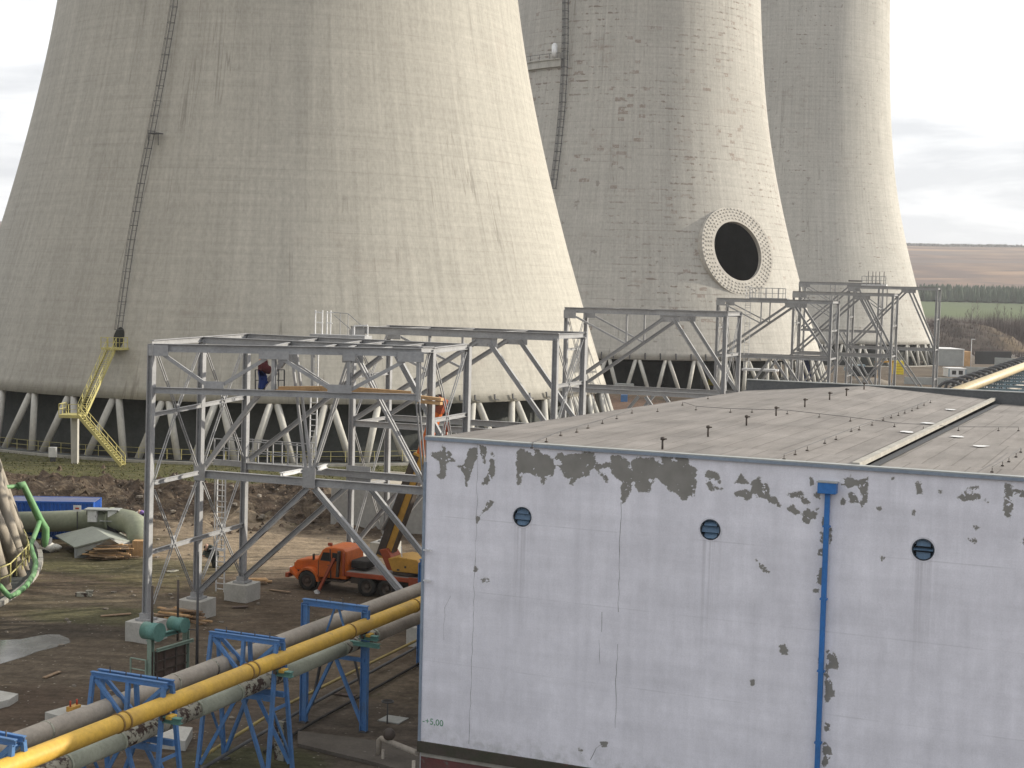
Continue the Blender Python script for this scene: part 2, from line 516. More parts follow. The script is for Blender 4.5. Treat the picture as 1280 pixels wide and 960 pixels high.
# dividing walls and pipes under the middle tower, seen between its legs
for a in (.35, 1.92, 3.5, 5.06):
    b = MB(); c = tw2.location
    d = V((math.cos(a), math.sin(a), 0))
    b.beam(c + d * 4 + V((0, 0, 2.9)), c + d * 36 + V((0, 0, 2.9)), .4, 5.8)
    b.build('dividing_wall', 'pond', tw2)
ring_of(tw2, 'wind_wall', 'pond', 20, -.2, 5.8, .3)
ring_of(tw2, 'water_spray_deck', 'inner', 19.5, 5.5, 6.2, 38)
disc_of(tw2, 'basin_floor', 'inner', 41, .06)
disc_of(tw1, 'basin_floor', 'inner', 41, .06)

# flange round the opening
b = MB()
ex = V((0, 0, 1)).cross(hn).normalized(); ey = hn.cross(ex).normalized()
N = 96
def rp(r, k, w): 
    t = 2 * math.pi * k / N
    return hc + (ex * math.cos(t) + ey * math.sin(t)) * r + hn * w
prof = [(HR_IN, -.7), (HR_IN, .16), (HR_OUT, .10), (HR_OUT, -2.2)]
vs = [rp(r, k, w) for r, w in prof for k in range(N)]
fs = [(j * N + k, j * N + (k + 1) % N, (j + 1) * N + (k + 1) % N, (j + 1) * N + k) for j in range(3) for k in range(N)]
b.add(vs, fs)
for row, r in enumerate((6.6, 7.25, 7.9, 8.5)):
    n = int(2 * math.pi * r / .85)
    for k in range(n):
        t = 2 * math.pi * (k + .5 * (row % 2)) / n
        er = ex * math.cos(t) + ey * math.sin(t); et = hn.cross(er)
        b.box(hc + er * r + hn * .15, (.28, .32, .2), (er, et, hn))
MAT['flange'] = worn('flange_concrete', (.51, .48, .43), (.41, .385, .345), .6, .85, 0, .3, 4)
b.build('opening_flange', 'flange', tw2)

# starter bars / brackets hanging at the shell edge
def stubs(root, c, pxs, y, size, mat, dz):
    for px in pxs:
        hit = shell_hit(px, y, c)
        p = merid(c, hit, RIM + dz[0], .25); q = merid(c, hit, RIM + dz[1], .32)
        bb = MB(); bb.beam(p, q, size, size)
        if dz[1] < .9:
            rad = (p - V((c[0], c[1], p.z))).normalized()
            bb.beam(p, p + rad.cross(V((0, 0, 1))) * -.55 + V((0, 0, -.08)), .12, .12)
        bb.build('edge_bracket', mat, root)
stubs(tw2, T2C, [737, 752, 767, 787, 806, 825, 844, 863, 881, 899, 917, 933, 948, 962, 975, 986, 995], 444, .22, 'steel_dark', (.1, 1.25))
stubs(tw1, T1C, [520, 546, 572, 592, 616, 639, 660, 682, 700], 498, .16, 'steel_dark', (.3, .85))

# caged ladder of the big tower
def ladder_line(root, c, pts, step, w, mat, cage=True, name='ladder', cage_r=.38, k_=1.0):
    """pts: 3d points up the shell"""
    lad = MB(); 
    pts = [V(p) for p in pts]
    rad = (pts[0] - V((c[0], c[1], pts[0].z))); rad.z = 0; rad.normalize()
    tg = V((-rad.y, rad.x, 0))
    for s in (-1, 1):
        lad.tube([p + tg * (s * w / 2) for p in pts], .035 * k_, 6)
    L = 0
    for a, b2 in zip(pts[:-1], pts[1:]):
        n = max(1, int((b2 - a).length / step))
        for i in range(n):
            q = a.lerp(b2, i / n)
            lad.beam(q - tg * w / 2, q + tg * w / 2, .035, .035)
    o = lad.build(name, mat, root)
    if cage:
        cg = MB()
        for a, b2 in zip(pts[:-1], pts[1:]):
            n = max(1, int((b2 - a).length / 1.5))
            for i in range(n):
                q = a.lerp(b2, i / n)
                arc = [q + tg * (cage_r * math.cos(t)) + rad * (2.0 * cage_r * math.sin(t)) for t in [math.pi * j / 6 for j in range(7)]]
                cg.tube(arc, .026 * k_, 5)
        for t in (math.pi * .3, math.pi * .5, math.pi * .7):
            cg.tube([p + tg * (cage_r * math.cos(t)) + rad * (2.0 * cage_r * math.sin(t)) for p in pts], .022 * k_, 5)
        cg.build('safety_cage', mat, o)
    return o
lp = []
for px, py in ((152, 412), (160, 360), (169, 300), (181, 230), (194, 165), (208, 90), (221, 10)):
    hh = shell_hit(px, py, T1C); lp.append(merid(T1C, hh, hh.z, .35))
while lp[-1].z < 88: lp.append(merid(T1C, lp[-1], lp[-1].z + 12, .35))
ladder_line(tw1, T1C, lp, .9, .55, 'steel_dark', True)
# little rest landing on that ladder
hh = shell_hit(200, 168, T1C); q = merid(T1C, hh, hh.z, .45); b = MB()
rad = (q - V((T1C[0], T1C[1], q.z))).normalized(); tg = V((-rad.y, rad.x, 0))
b.box(q + rad * .3, (1.0, 1.3, .1), (rad, tg, V((0, 0, 1))))
for s in (-1, 1):
    b.beam(q + rad * .75 + tg * s * .6, q + rad * .75 + tg * s * .6 + V((0, 0, -1.3)), .06, .06)
b.build('rest_landing', 'steel_dark', tw1)
# doorway in the shell behind the ladder foot
hh = shell_hit(150, 423, T1C); q = merid(T1C, hh, hh.z, .03)
rad = V((q.x - T1C[0], q.y - T1C[1], 0)).normalized(); tg = V((-rad.y, rad.x, 0))
up = (merid(T1C, hh, hh.z + 1) - merid(T1C, hh, hh.z)).normalized()
b = MB(); n = 20
b.extr([q + tg * (.62 * math.cos(2 * math.pi * k / n)) + up * (1.25 * math.sin(2 * math.pi * k / n)) - rad * .06 for k in range(n)], rad * .12)
b.build('door_opening', 'inner', tw1)

# ladder and gallery of the middle tower
lp = []
for px, py in ((694, 236), (700, 190), (705, 140), (708, 95), (709, 55), (710, 5)):
    hh = shell_hit(px, py, T2C); lp.append(merid(T2C, hh, hh.z, .45))
while lp[-1].z < 118: lp.append(merid(T2C, lp[-1], lp[-1].z + 10, .45))
ladder_line(tw2, T2C, lp, .9, .9, 'steel_dark', True, cage_r=.6, k_=2.3)
hh0 = shell_hit(704, 74, T2C); a1 = math.atan2(hh0.y - T2C[1], hh0.x - T2C[0]); zg = hh0.z
b = MB(); arc = []
for k in range(13):
    a = a1 - .55 * k / 12
    arc.append((a, Rz(zg)))
for (a, r), (a2, r2) in zip(arc[:-1], arc[1:]):
    p1 = V((T2C[0] + (r + .5) * math.cos(a), T2C[1] + (r + .5) * math.sin(a), zg))
    p2 = V((T2C[0] + (r + .5) * math.cos(a2), T2C[1] + (r + .5) * math.sin(a2), zg))
    b.beam(p1, p2, 1.0, .25)
    b.beam(p1 + V((0, 0, -.8)), p2 + V((0, 0, -.8)), .5, 1.4)
g = b.build('gallery', 'column', tw2)
hl = shell_hit(697, 66, T2C); q = merid(T2C, hl, hl.z, 1.0)
b = MB(); b.tube([q + V((0, 0, -1.0)), q + V((0, 0, 1.2))], .55, 12); b.ball(q + V((0, 0, 1.2)), .55, 6)
b.build('obstruction_light', 'lamp_white', tw2)
b = MB()
for k in range(0, 12, 2):
    a = a1 - .55 * k / 12
    p1 = V((T2C[0] + (Rz(zg) + .95) * math.cos(a), T2C[1] + (Rz(zg) + .95) * math.sin(a), zg))
    b.beam(p1, p1 + V((0, 0, 1.1)), .07, .07)
b.tube([V((T2C[0] + (Rz(zg) + .95) * math.cos(a1 - .55 * k / 12), T2C[1] + (Rz(zg) + .95) * math.sin(a1 - .55 * k / 12), zg + 1.1)) for k in range(13)], .05, 6)
b.build('guard_rail', 'steel_dark', g)

# yellow outdoor stair to the door
def rail_run(b, pts, h=1.05, every=1.4, r=.035, mid=True, vert=V((0, 0, 1))):
    pts = [V(p) for p in pts]
    b.tube([p + vert * h for p in pts], r, 6)
    if mid: b.tube([p + vert * h * .52 for p in pts], r * .8, 6)
    for a, c in zip(pts[:-1], pts[1:]):
        n = max(1, round((c - a).length / every))
        for i in range(n + 1):
            q = a.lerp(c, i / n); b.beam(q, q + vert * h, r * 1.8, r * 1.8)
fq = P(154, 583); st = thing('steel_stair', 'yellow zigzag stair climbing from the grass to a door in the largest tower', 'stair', (fq.x, fq.y, 0))
dpt = merid(T1C, shell_hit(150, 434, T1C), shell_hit(150, 434, T1C).z, .9)
mid = PY(93, 518, fq.y + 1.0)
topc = dpt
def flight(p, q, wdt, name):
    d = V((q.x - p.x, q.y - p.y, 0)).normalized(); sd = V((-d.y, d.x, 0))
    fl = MB()
    for s in (-1, 1):
        fl.beam(p + sd * s * wdt / 2, q + sd * s * wdt / 2, .08, .30)
    n = int(abs(q.z - p.z) / .21)
    for i in range(n):
        c = p.lerp(q, (i + .5) / n); fl.box(c, (.30, wdt - .1, .04), (d, sd, V((0, 0, 1))))
    f = fl.build('flight', 'yellow', st)
    for s in (-1, 1):
        r = MB(); rail_run(r, [p + sd * s * wdt / 2, q + sd * s * wdt / 2], 1.0, 1.3, .035)
        r.build('handrail', 'yellow', f)
flight(V((fq.x, fq.y, .1)), mid + V((.6, -.3, 0)), .9, 'lower')
flight(mid + V((.5, .9, 0)), topc + V((-.2, -.4, 0)), .9, 'upper')
b = MB(); b.box(mid + V((-.3, .4, -.15)), (2.0, 2.4, .3)); lg = b.build('landing', 'yellow', st)
b = MB(); rail_run(b, [mid + V((.6, -.8, 0)), mid + V((-1.3, -.8, 0)), mid + V((-1.3, 1.6, 0))], 1.05, 1.0); b.build('handrail', 'yellow', lg)
b = MB(); b.box(mid + V((0, .3, -.3)).to_3d() + V((0, 0, -mid.z / 2)), (.6, .6, mid.z - .2)); b.build('concrete_pillar', 'column', st)
rad = V((topc.x - T1C[0], topc.y - T1C[1], 0)).normalized(); tg = V((-rad.y, rad.x, 0))
b = MB(); b.box(topc + V((0, 0, -.12)), (1.8, 2.2, .22), (rad, tg, V((0, 0, 1)))); lg2 = b.build('landing', 'yellow', st)
b = MB(); rail_run(b, [topc + rad * .9 - tg * 1.1, topc + rad * .9 + tg * 1.1, topc - rad * .6 + tg * 1.1], 1.05, .8); b.build('handrail', 'yellow', lg2)

# railings round the basin of the big tower
rr = Rz(RIM) + 3.6
gr = thing('basin_railing', 'thin yellow guard railing along the basin of the largest tower', 'railing', (T1C[0], T1C[1] - rr, .4))
angs = [R_(-150 + 1.9 * i) for i in range(60)]
pp = [V((T1C[0] + rr * math.cos(a), T1C[1] + rr * math.sin(a), .45)) for a in angs]
for hgt in (1.05, .55):
    b = MB(); b.tube([p + V((0, 0, hgt)) for p in pp], .018, 6); b.build('rail', 'yellow', gr)
for p in pp:
    b = MB(); b.beam(p, p + V((0, 0, 1.05)), .035, .035); b.build('post', 'yellow', gr)
# switch box by the basin
q = P(66, 577); e = thing('switch_box', 'small pale electrical box on a dark stand beside the stair pillar', 'switch box', (q.x, q.y, 0))
b = MB(); b.box(q + V((0, 0, .95)), (.75, .45, 1.0)); b.build('housing', 'white', e, bevel=.03)
b = MB(); b.box(q + V((0, .0, .22)), (.5, .3, .44)); b.build('stand', 'steel_dark', e)
# ------------------------------------------------------------------ painted building in front
TH = R_(23.2)
bu = V((math.cos(TH), -math.sin(TH), 0)); bv = V((math.sin(TH), math.cos(TH), 0)); ZZ = V((0, 0, 1))
_c = P(534, 547, 12.6); C0 = V((_c.x, _c.y, 0))
ZT, ZB, WL, BL = 12.6, 1.3, 33.0, 47.5
def BW(s, t, z): return C0 + bu * s + bv * t + ZZ * z
def wall_st(px, py):
    q = PL(px, py, C0, bu) - C0
    return q.dot(bu), q.z
bld = thing('painted_hall', 'flat-roofed hall with a pale peeling front wall and blue downpipe in the foreground', 'building', C0)

peel = []
def pz(ox, oy, k, *polys):
    for pl in polys:
        peel.append([wall_st(ox + x / k, oy + y / k) for x, y in pl])
pz(640, 480, 4,
 [(25,340),(50,325),(80,345),(125,325),(145,350),(175,360),(200,380),(230,360),(245,345),(260,360),(300,355),(350,350),(380,340),(405,350),(418,385),(415,410),(385,430),(380,455),(335,465),(300,500),(285,490),(290,470),(260,460),(250,435),(240,405),(215,405),(200,460),(165,470),(160,500),(150,490),(150,465),(120,455),(100,445),(60,440),(45,460),(40,505),(28,500),(27,420)],
 [(495,365),(530,360),(565,375),(590,400),(575,420),(610,440),(600,395),(630,370),(680,375),(720,370),(760,365),(880,372),(875,405),(920,420),(912,555),(880,560),(862,578),(820,540),(790,530),(750,495),(720,450),(690,510),(680,540),(640,535),(610,510),(570,500),(550,600),(548,560),(552,490),(520,460),(497,440)],
 [(418,395),(450,400),(490,400),(490,412),(450,415),(430,440),(415,425)], [(440,440),(476,470),(473,490),(455,462)], [(590,510),(605,512),(560,585),(548,600)],
 [(965,445),(1000,437),(1035,455),(1042,490),(1010,470),(965,465)], [(975,480),(1000,510),(1055,530),(985,525)],
 [(1150,450),(1160,480),(1185,500),(1120,490)], [(1120,545),(1165,530),(1190,545),(1190,575),(1150,575),(1120,570)], [(1200,500),(1235,470),(1250,500),(1275,500),(1290,575),(1250,570),(1205,545)],
 [(1222,880),(1280,935),(1280,945),(1240,910)])
pz(960, 480, 4,
 [(0,565),(40,570),(58,610),(40,605),(0,580)], [(100,550),(170,545),(180,570),(210,600),(180,600),(165,560),(110,560)], [(100,620),(120,608),(158,640),(130,650)],
 [(180,640),(205,632),(212,655),(235,630),(250,625),(235,670),(215,700),(178,690)], [(230,550),(258,545),(255,575)],
 [(365,490),(410,465),(440,490),(470,480),(498,470),(490,600),(465,610),(478,560),(450,500),(420,515),(370,500)], [(405,550),(425,545),(450,590),(410,590)], [(360,580),(380,570),(390,590),(370,595)],
 [(212,470),(228,485),(215,510)], [(740,500),(760,490),(768,545),(750,545)], [(724,630),(732,650),(728,655)], [(1005,520),(1050,515),(1020,538)], [(950,570),(985,540),(1000,560),(1060,545),(1050,575),(990,578)],
 [(1190,500),(1220,510),(1205,530),(1290,540),(1290,560),(1220,555),(1215,640),(1200,670),(1182,650)], [(1030,710),(1055,720),(1035,732)], [(1000,775),(1045,780),(1030,790)], [(562,865),(582,870),(570,882)],
 [(1085,583),(1105,585),(1095,592)], [(610,472),(630,474),(620,478)], [(855,536),(870,538),(862,543)], [(550,618),(566,620),(558,628)], [(1262,785),(1290,770),(1290,800)],
 [(258,830),(280,820),(285,860),(258,855)], [(262,920),(278,915),(275,955),(260,950)], [(266,740),(278,745),(276,795),(268,780)], [(276,670),(288,668),(282,705),(276,700)], [(308,720),(316,760),(308,800)])
pz(320, 370, 4,
 [(875,790),(930,780),(935,750),(945,755),(950,800),(995,825),(945,830),(945,900),(930,915),(925,870),(920,825),(880,805)], [(1005,845),(1035,850),(1050,830),(1060,780),(1080,765),(1100,765),(1105,800),(1075,870),(1052,950),(1040,880)],
 [(1120,745),(1150,760),(1140,835),(1125,790)], [(1180,785),(1190,800),(1190,890),(1150,945),(1130,940),(1165,890)], [(905,900),(925,900),(920,915)], [(960,780),(975,790),(965,800)])
pz(320, 560, 4, [(1132,325),(1160,268),(1190,272),(1150,315)], [(1095,345),(1115,350),(1110,375),(1098,370)], [(1092,595),(1110,600),(1105,615),(1094,612)], [(1125,660),(1150,655),(1165,665),(1130,668)])
pz(960, 720, 4,
 [(298,375),(335,390),(345,460),(310,460),(295,480)], [(290,490),(312,520),(325,600),(290,630)], [(285,730),(305,745),(302,768),(285,770)], [(280,830),(315,870),(310,920),(278,950)], [(264,385),(272,400),(272,460),(258,450)], [(250,0),(275,0),(272,45),(250,35)], [(225,68),(255,70),(245,84)],
 [(60,350),(85,345),(95,385),(70,390)], [(255,690),(262,730),(252,760),(248,800)])
pz(640, 720, 4, [(1192,520),(1208,518),(1210,540),(1196,545)], [(445,835),(475,832),(470,855),(450,858)], [(335,865),(355,868),(345,880)])

def build_front_wall():
    st = .08
    ns, nz = int(WL / st), int((ZT - ZB) / st)
    s = np.linspace(0, WL, ns + 1); z = np.linspace(ZB, ZT, nz + 1)
    SS, Z2 = np.meshgrid(s, z)
    sd = np.full(SS.shape, 9.0)
    for pl in peel:
        a = np.array(pl)
        x0, x1, y0, y1 = a[:, 0].min() - .5, a[:, 0].max() + .5, a[:, 1].min() - .5, a[:, 1].max() + .5
        i0, i1 = np.searchsorted(s, x0), np.searchsorted(s, x1); j0, j1 = np.searchsorted(z, y0), np.searchsorted(z, y1)
        if i1 <= i0 or j1 <= j0: continue
        X, Y = SS[j0:j1, i0:i1], Z2[j0:j1, i0:i1]
        dm = np.full(X.shape, 9.0); ins = np.zeros(X.shape, bool)
        for k in range(len(a)):
            p, q = a[k], a[(k + 1) % len(a)]
            e = q - p; L = (e * e).sum() + 1e-12
            t = np.clip(((X - p[0]) * e[0] + (Y - p[1]) * e[1]) / L, 0, 1)
            dm = np.minimum(dm, np.hypot(X - p[0] - t * e[0], Y - p[1] - t * e[1]))
            cond = ((p[1] > Y) != (q[1] > Y))
            xi = p[0] + (Y - p[1]) / (q[1] - p[1] + 1e-12) * e[0]
            ins ^= cond & (X < xi)
        d = np.where(ins, -dm, dm)
        sd[j0:j1, i0:i1] = np.minimum(sd[j0:j1, i0:i1], d)
    vs = [tuple(BW(a, 0, b)) for b in z for a in s]
    W = ns + 1
    fs = []
    holes = [wall_st(*q) for q in VENTS]
    for j in range(nz):
        for i in range(ns):
            cs, cz = (s[i] + s[i + 1]) / 2, (z[j] + z[j + 1]) / 2
            if any((cs - hs) ** 2 + (cz - hz) ** 2 < .352 ** 2 for hs, hz in holes): continue
            fs.append((j * W + i, j * W + i + 1, (j + 1) * W + i + 1, (j + 1) * W + i))
    me = bpy.data.meshes.new('front_wall')
    off = bld.location
    me.from_pydata([tuple(V(q) - off) for q in vs], [], fs)
    at = me.attributes.new('peel', 'FLOAT', 'POINT')
    at.data.foreach_set('value', np.clip(sd, -1, 1).astype(np.float32).ravel())
    me.update()
    k = NT('peeling_whitewash')
    p = k.pos()
    loc = k.comb(k.math('ADD', k.math('MULTIPLY', k.xyz(p)[0], bu.x), k.math('MULTIPLY', k.xyz(p)[1], bu.y)), 0.0, k.xyz(p)[2])
    sdn = k.n('ShaderNodeAttribute', _attribute_name='peel').outputs['Fac']
    nz1 = k.math('ADD', k.math('MULTIPLY', k.math('SUBTRACT', k.noise(loc, 5.0, 7, .7), .5), .36), k.math('MULTIPLY', k.ramp(k.noise(loc, 4.2, 4, .6), .61, .72), .40))
    nz1 = k.math('SUBTRACT', nz1, .035)
    fl = k.ramp(k.noise(k.vmul(loc, (1, 1, 1.2)), 2.4, 3), .60, .66, 0, .3)
    msk = k.ramp(k.math('ADD', k.math('ADD', sdn, nz1), fl), -.012, .012, 1, 0)
    edge = k.math('MULTIPLY', k.ramp(k.math('ADD', sdn, nz1), -.02, .05, 1, 0), k.math('SUBTRACT', 1.0, msk))
    paint = k.mix(k.ramp(k.noise(loc, .35, 5), .3, .7), (.825, .82, .89), (.75, .745, .81))
    stv = k.ramp(k.noise(k.vmul(loc, (2.2, 1, .06)), 1.0, 6, .65), .28, .75, .91, 1.04)
    mtl = k.ramp(k.noise(k.vmul(loc, (1.3, 1, .8)), 1.0, 8, .75), .3, .7, .88, 1.08)
    paint = k.mix(1.0, paint, k.comb(mtl, mtl, mtl), 'MULTIPLY')
    paint = k.mix(1.0, paint, k.comb(stv, stv, stv), 'MULTIPLY')
    hb = k.ramp(k.noise(k.vmul(loc, (.10, 1, 1.1)), 1.0, 4, .6), .32, .68, .90, 1.05)
    paint = k.mix(1.0, paint, k.comb(hb, hb, hb), 'MULTIPLY')
    gr = k.ramp(k.noise(loc, 18, 4, .7), .3, .7, .93, 1.05)
    paint = k.mix(1.0, paint, k.comb(gr, gr, gr), 'MULTIPLY')
    warm = k.ramp(k.noise(k.vmul(loc, (.8, 1, .3)), 1.0, 5), .55, .75, 0, .35)
    paint = k.mix(warm, paint, (.74, .73, .80))
    fine = k.ramp(k.noise(loc, 7.0, 8, .8), .715, .735, 0, .7)
    paint = k.mix(fine, paint, (.33, .325, .31))
    for zz_, am in ((9.75, .28), (7.1, .22), (4.35, .25)):
        ln = k.math('MULTIPLY', k.ramp(k.math('ABSOLUTE', k.math('SUBTRACT', k.xyz(p)[2], zz_)), .008, .03, am, 0), k.ramp(k.noise(k.vmul(loc, (.5, 1, 1)), 1.0, 5), .42, .58))
        paint = k.mix(ln, paint, (.36, .36, .39))
    low = k.math('MULTIPLY', k.ramp(k.xyz(p)[2], 1.3, 2.2, 1, 0), k.ramp(k.noise(loc, 2.5, 6), .45, .65))
    paint = k.mix(k.math('MULTIPLY', low, .45), paint, (.27, .28, .25))
    # dirty run marks below the vents and along the downpipe
    for hs, hz in [wall_st(*q) for q in VENTS]:
        ox = (C0 + bu * hs)
        ds = k.math('ABSOLUTE', k.math('SUBTRACT', k.xyz(loc)[0], ox.dot(bu)))
        m1 = k.math('MULTIPLY', k.ramp(ds, .15, .5, 1, 0), k.math('MULTIPLY', k.ramp(k.xyz(p)[2], hz - 5.0, hz, 0.0, 1), k.ramp(k.xyz(p)[2], hz, hz + .3, 1, 0)))
        rn = k.ramp(k.noise(k.vmul(loc, (9, 1, .08)), 1.0, 4), .42, .68)
        paint = k.mix(k.math('MULTIPLY', k.math('MULTIPLY', m1, rn), .5), paint, (.33, .32, .34))
    conc = k.mix(k.ramp(k.noise(loc, 1.6, 6), .3, .7), (.27, .262, .245), (.215, .208, .192))
    c = k.mix(msk, paint, conc)
    c = k.mix(k.math('MULTIPLY', edge, .35), c, (.7, .7, .72))
    hgt = k.math('ADD', k.math('MULTIPLY', msk, -1.0), k.math('MULTIPLY', k.noise(loc, 14, 5), .35))
    k.bump(hgt, .35, .02)
    me.materials.append(k.done(c, .85, 0, .2))
    o = bpy.data.objects.new('front_wall', me); COL.objects.link(o); o.parent = bld
VENTS = [(653, 646), (888, 662), (1154, 687)]
build_front_wall()

# other sides
def sheet(name, pts, mat, parent):
    b = MB(); b.add(pts, [tuple(range(len(pts)))]); return b.build(name, mat, parent)
MAT['side_wall'] = worn('side_wall_paint', (.5, .5, .54), (.4, .4, .44), .5, .85, c3=(.28, .27, .25), t3=.66, s3=1.2)
b = MB(); b.extr([BW(0, .002, 0), BW(0, .002, ZT - .06), BW(0, BL, ZT - .72), BW(0, BL, 0)], bu * -.02)
b.build('side_wall', 'side_wall', bld)
b = MB(); b.extr([BW(WL, 0.002, 0), BW(WL, .002, ZT - .06), BW(WL, BL, ZT - .06), BW(WL, BL, 0)], bu * .02)
b.build('side_wall', 'side_wall', bld)
b = MB(); b.extr([BW(0, BL, 0), BW(WL, BL, 0), BW(WL, BL, ZT - .8), BW(0, BL, ZT - .8)], bv * .2)
b.build('rear_wall', 'side_wall', bld)
# plinth: dark ledge pipe, pale band, red paint
MAT['plinth'] = worn('plinth_red_paint', (.16, .055, .055), (.11, .06, .055), 1.2, .85, 0, .2, 6, c3=(.13, .12, .11), t3=.58, s3=1.8)
MAT['ledge'] = worn('mossy_ledge', (.07, .058, .05), (.05, .055, .035), 1.6, .9, 0, .3, 6, c3=(.10, .05, .045), t3=.6)
b = MB(); b.extr([BW(0, .05, -.2), BW(WL, .05, -.2), BW(WL, .05, .72), BW(0, .05, .72)], bv * .25); b.build('plinth', 'plinth', bld)
b = MB(); b.extr([BW(0, .02, .72), BW(WL, .02, .72), BW(WL, .02, .90), BW(0, .02, .90)], bv * .25); b.build('plinth_band', 'kerb', bld)
b = MB(); b.extr([BW(-.1, -.10, .90), BW(WL, -.10, .90), BW(WL, -.10, 1.30), BW(-.1, -.10, 1.30)], bv * .3); b.build('plinth_ledge', 'ledge', bld)
# coping along the front
b = MB(); b.beam(BW(-.06, .10, ZT + .03), BW(WL, .10, ZT + .03), .34, .06); b.build('coping', 'grey_sheet', bld)
MAT['coping_blue'] = worn('blue_grey_flashing', (.25, .30, .37), (.2, .24, .3), .8, .5)
b = MB(); b.beam(BW(-.06, -.085, ZT - .03), BW(WL, -.085, ZT - .03), .02, .10); b.build('flashing', 'coping_blue', bld)
b = MB(); b.box(BW(-.05, -.0, 6.5), (.10, .10, 10.4), (bu, bv, ZZ)); b.build('corner_trim', 'coping_blue', bld)

# roof: two bays, ridge of the first near the row of vents, falling towards the far end
def far_s(px):
    q = PL(px, 482, BW(0, BL, 0), bu) - C0
    return q.dot(bu)
SR = far_s(1083); SJ = wall_st(1072, 585)[0]; SJ2 = far_s(1246)
SJ = (SJ + SJ2) / 2
def roof_z(s, t):
    e = t / BL
    if s <= SR: drop = .68 * (SR - s) / SR
    elif s <= SJ: drop = .50 * (s - SR) / (SJ - SR)
    else: drop = .62 + .1 * math.sin((s - SJ) * .3)
    return ZT - .02 - drop * e - (.10 if s > SJ + .01 else 0)
k = NT('bitumen_roofing'); p = k.pos()
ls = k.math('ADD', k.math('MULTIPLY', k.xyz(p)[0], bu.x), k.math('MULTIPLY', k.xyz(p)[1], bu.y))
lt = k.math('ADD', k.math('MULTIPLY', k.xyz(p)[0], bv.x), k.math('MULTIPLY', k.xyz(p)[1], bv.y))
uv = k.comb(ls, lt, 0.0)
c = k.mix(k.ramp(k.noise(uv, .28, 6), .3, .7), (.268, .248, .232), (.195, .179, .166))
br = k.n('ShaderNodeTexBrick', Vector=uv, Color1=(.88, .88, .88), Color2=(1.04, 1.03, 1.02), Mortar=(.62, .6, .58), Scale=1.0)
br.inputs['Brick Width'].default_value = 1.0; br.inputs['Row Height'].default_value = 10.5; br.inputs['Mortar Size'].default_value = .03
br.inputs['Mortar Smooth'].default_value = .3; br.offset = .37
c = k.mix(.8, c, k.mix(1.0, c, br.outputs['Color'], 'MULTIPLY'))
sm = k.ramp(k.noise(k.vmul(uv, (1.0, .13, 1)), 1.3, 6, .7), .3, .7, .78, 1.16)
c = k.mix(1.0, c, k.comb(sm, sm, sm), 'MULTIPLY')
sp = k.ramp(k.noise(uv, 9, 6, .8), .3, .7, .86, 1.12)
c = k.mix(1.0, c, k.comb(sp, sp, sp), 'MULTIPLY')
pt = k.ramp(k.noise(k.vmul(uv, (.55, .3, 1)), 1.0, 7, .72), .63, .70, 0, .5)
c = k.mix(pt, c, (.145, .13, .12))
pt = k.ramp(k.noise(k.vmul(uv, (.5, .45, 3)), 1.1, 7, .7), .70, .74, 0, .5)
c = k.mix(pt, c, (.37, .35, .32))
k.bump(k.math('ADD', k.noise(uv, 1.3, 6, .7), k.math('MULTIPLY', br.outputs['Fac'], -.5)), .45, .05)
MAT['roof'] = k.done(c, .9, 0, .25)
def roof_part(s0, s1, name):
    b = MB(); ns, nt = 24, 48
    vs = [BW(s0 + (s1 - s0) * i / ns, .2 + (BL - .2) * j / nt, roof_z(s0 + (s1 - s0) * i / ns + (.02 if s0 >= SJ and i == 0 else 0), .2 + (BL - .2) * j / nt) + .02 * mnoise.noise(V((i * .7, j * .5, 3)))) for j in range(nt + 1) for i in range(ns + 1)]
    fs = [(j * (ns + 1) + i, j * (ns + 1) + i + 1, (j + 1) * (ns + 1) + i + 1, (j + 1) * (ns + 1) + i) for j in range(nt) for i in range(ns)]
    b.add(vs, fs, False)
    return b.build(name, 'roof', bld)
roof_part(-.03, SJ, 'roof'); roof_part(SJ + .02, WL, 'roof')
# expansion joint upstand
MAT['joint'] = worn('joint_upstand', (.40, .38, .34), (.30, .285, .25), 1.2, .85, 0, .3, 5, c3=(.24, .21, .18), t3=.6)
b = MB()
nj = 20
for i in range(nj):
    t0, t1 = .3 + (BL - .6) * i / nj, .3 + (BL - .6) * (i + 1) / nj
    b.beam(BW(SJ - .12, t0, roof_z(SJ, t0) + .06), BW(SJ - .12, t1, roof_z(SJ, t1) + .06), .26, .16)
b.build('joint_upstand', 'joint', bld)
b = MB()
b.beam(BW(SJ + .22, .3, roof_z(SJ + .1, .3) + .035), BW(SJ + .22, BL - .3, roof_z(SJ + .1, BL) + .035), .30, .03); b.build('joint_dark_strip', 'grey_dark', bld)  # flat dark strip along the right of the upstand
# far parapet
MAT['parapet'] = worn('parapet_bitumen', (.13, .135, .14), (.10, .105, .11), .7, .85, 0, .2, 4, c3=(.19, .19, .185), t3=.62)
b = MB(); b.extr([BW(-.1, BL - .15, ZT - 1.2), BW(WL, BL - .15, ZT - 1.2), BW(WL, BL - .15, ZT), BW(-.1, BL - .15, ZT)], bv * .35); b.build('far_parapet', 'parapet', bld)
b = MB(); b.beam(BW(-.14, BL + .02, ZT + .02), BW(WL, BL + .02, ZT + .02), .46, .06); b.build('parapet_cap', 'grey_sheet', bld)
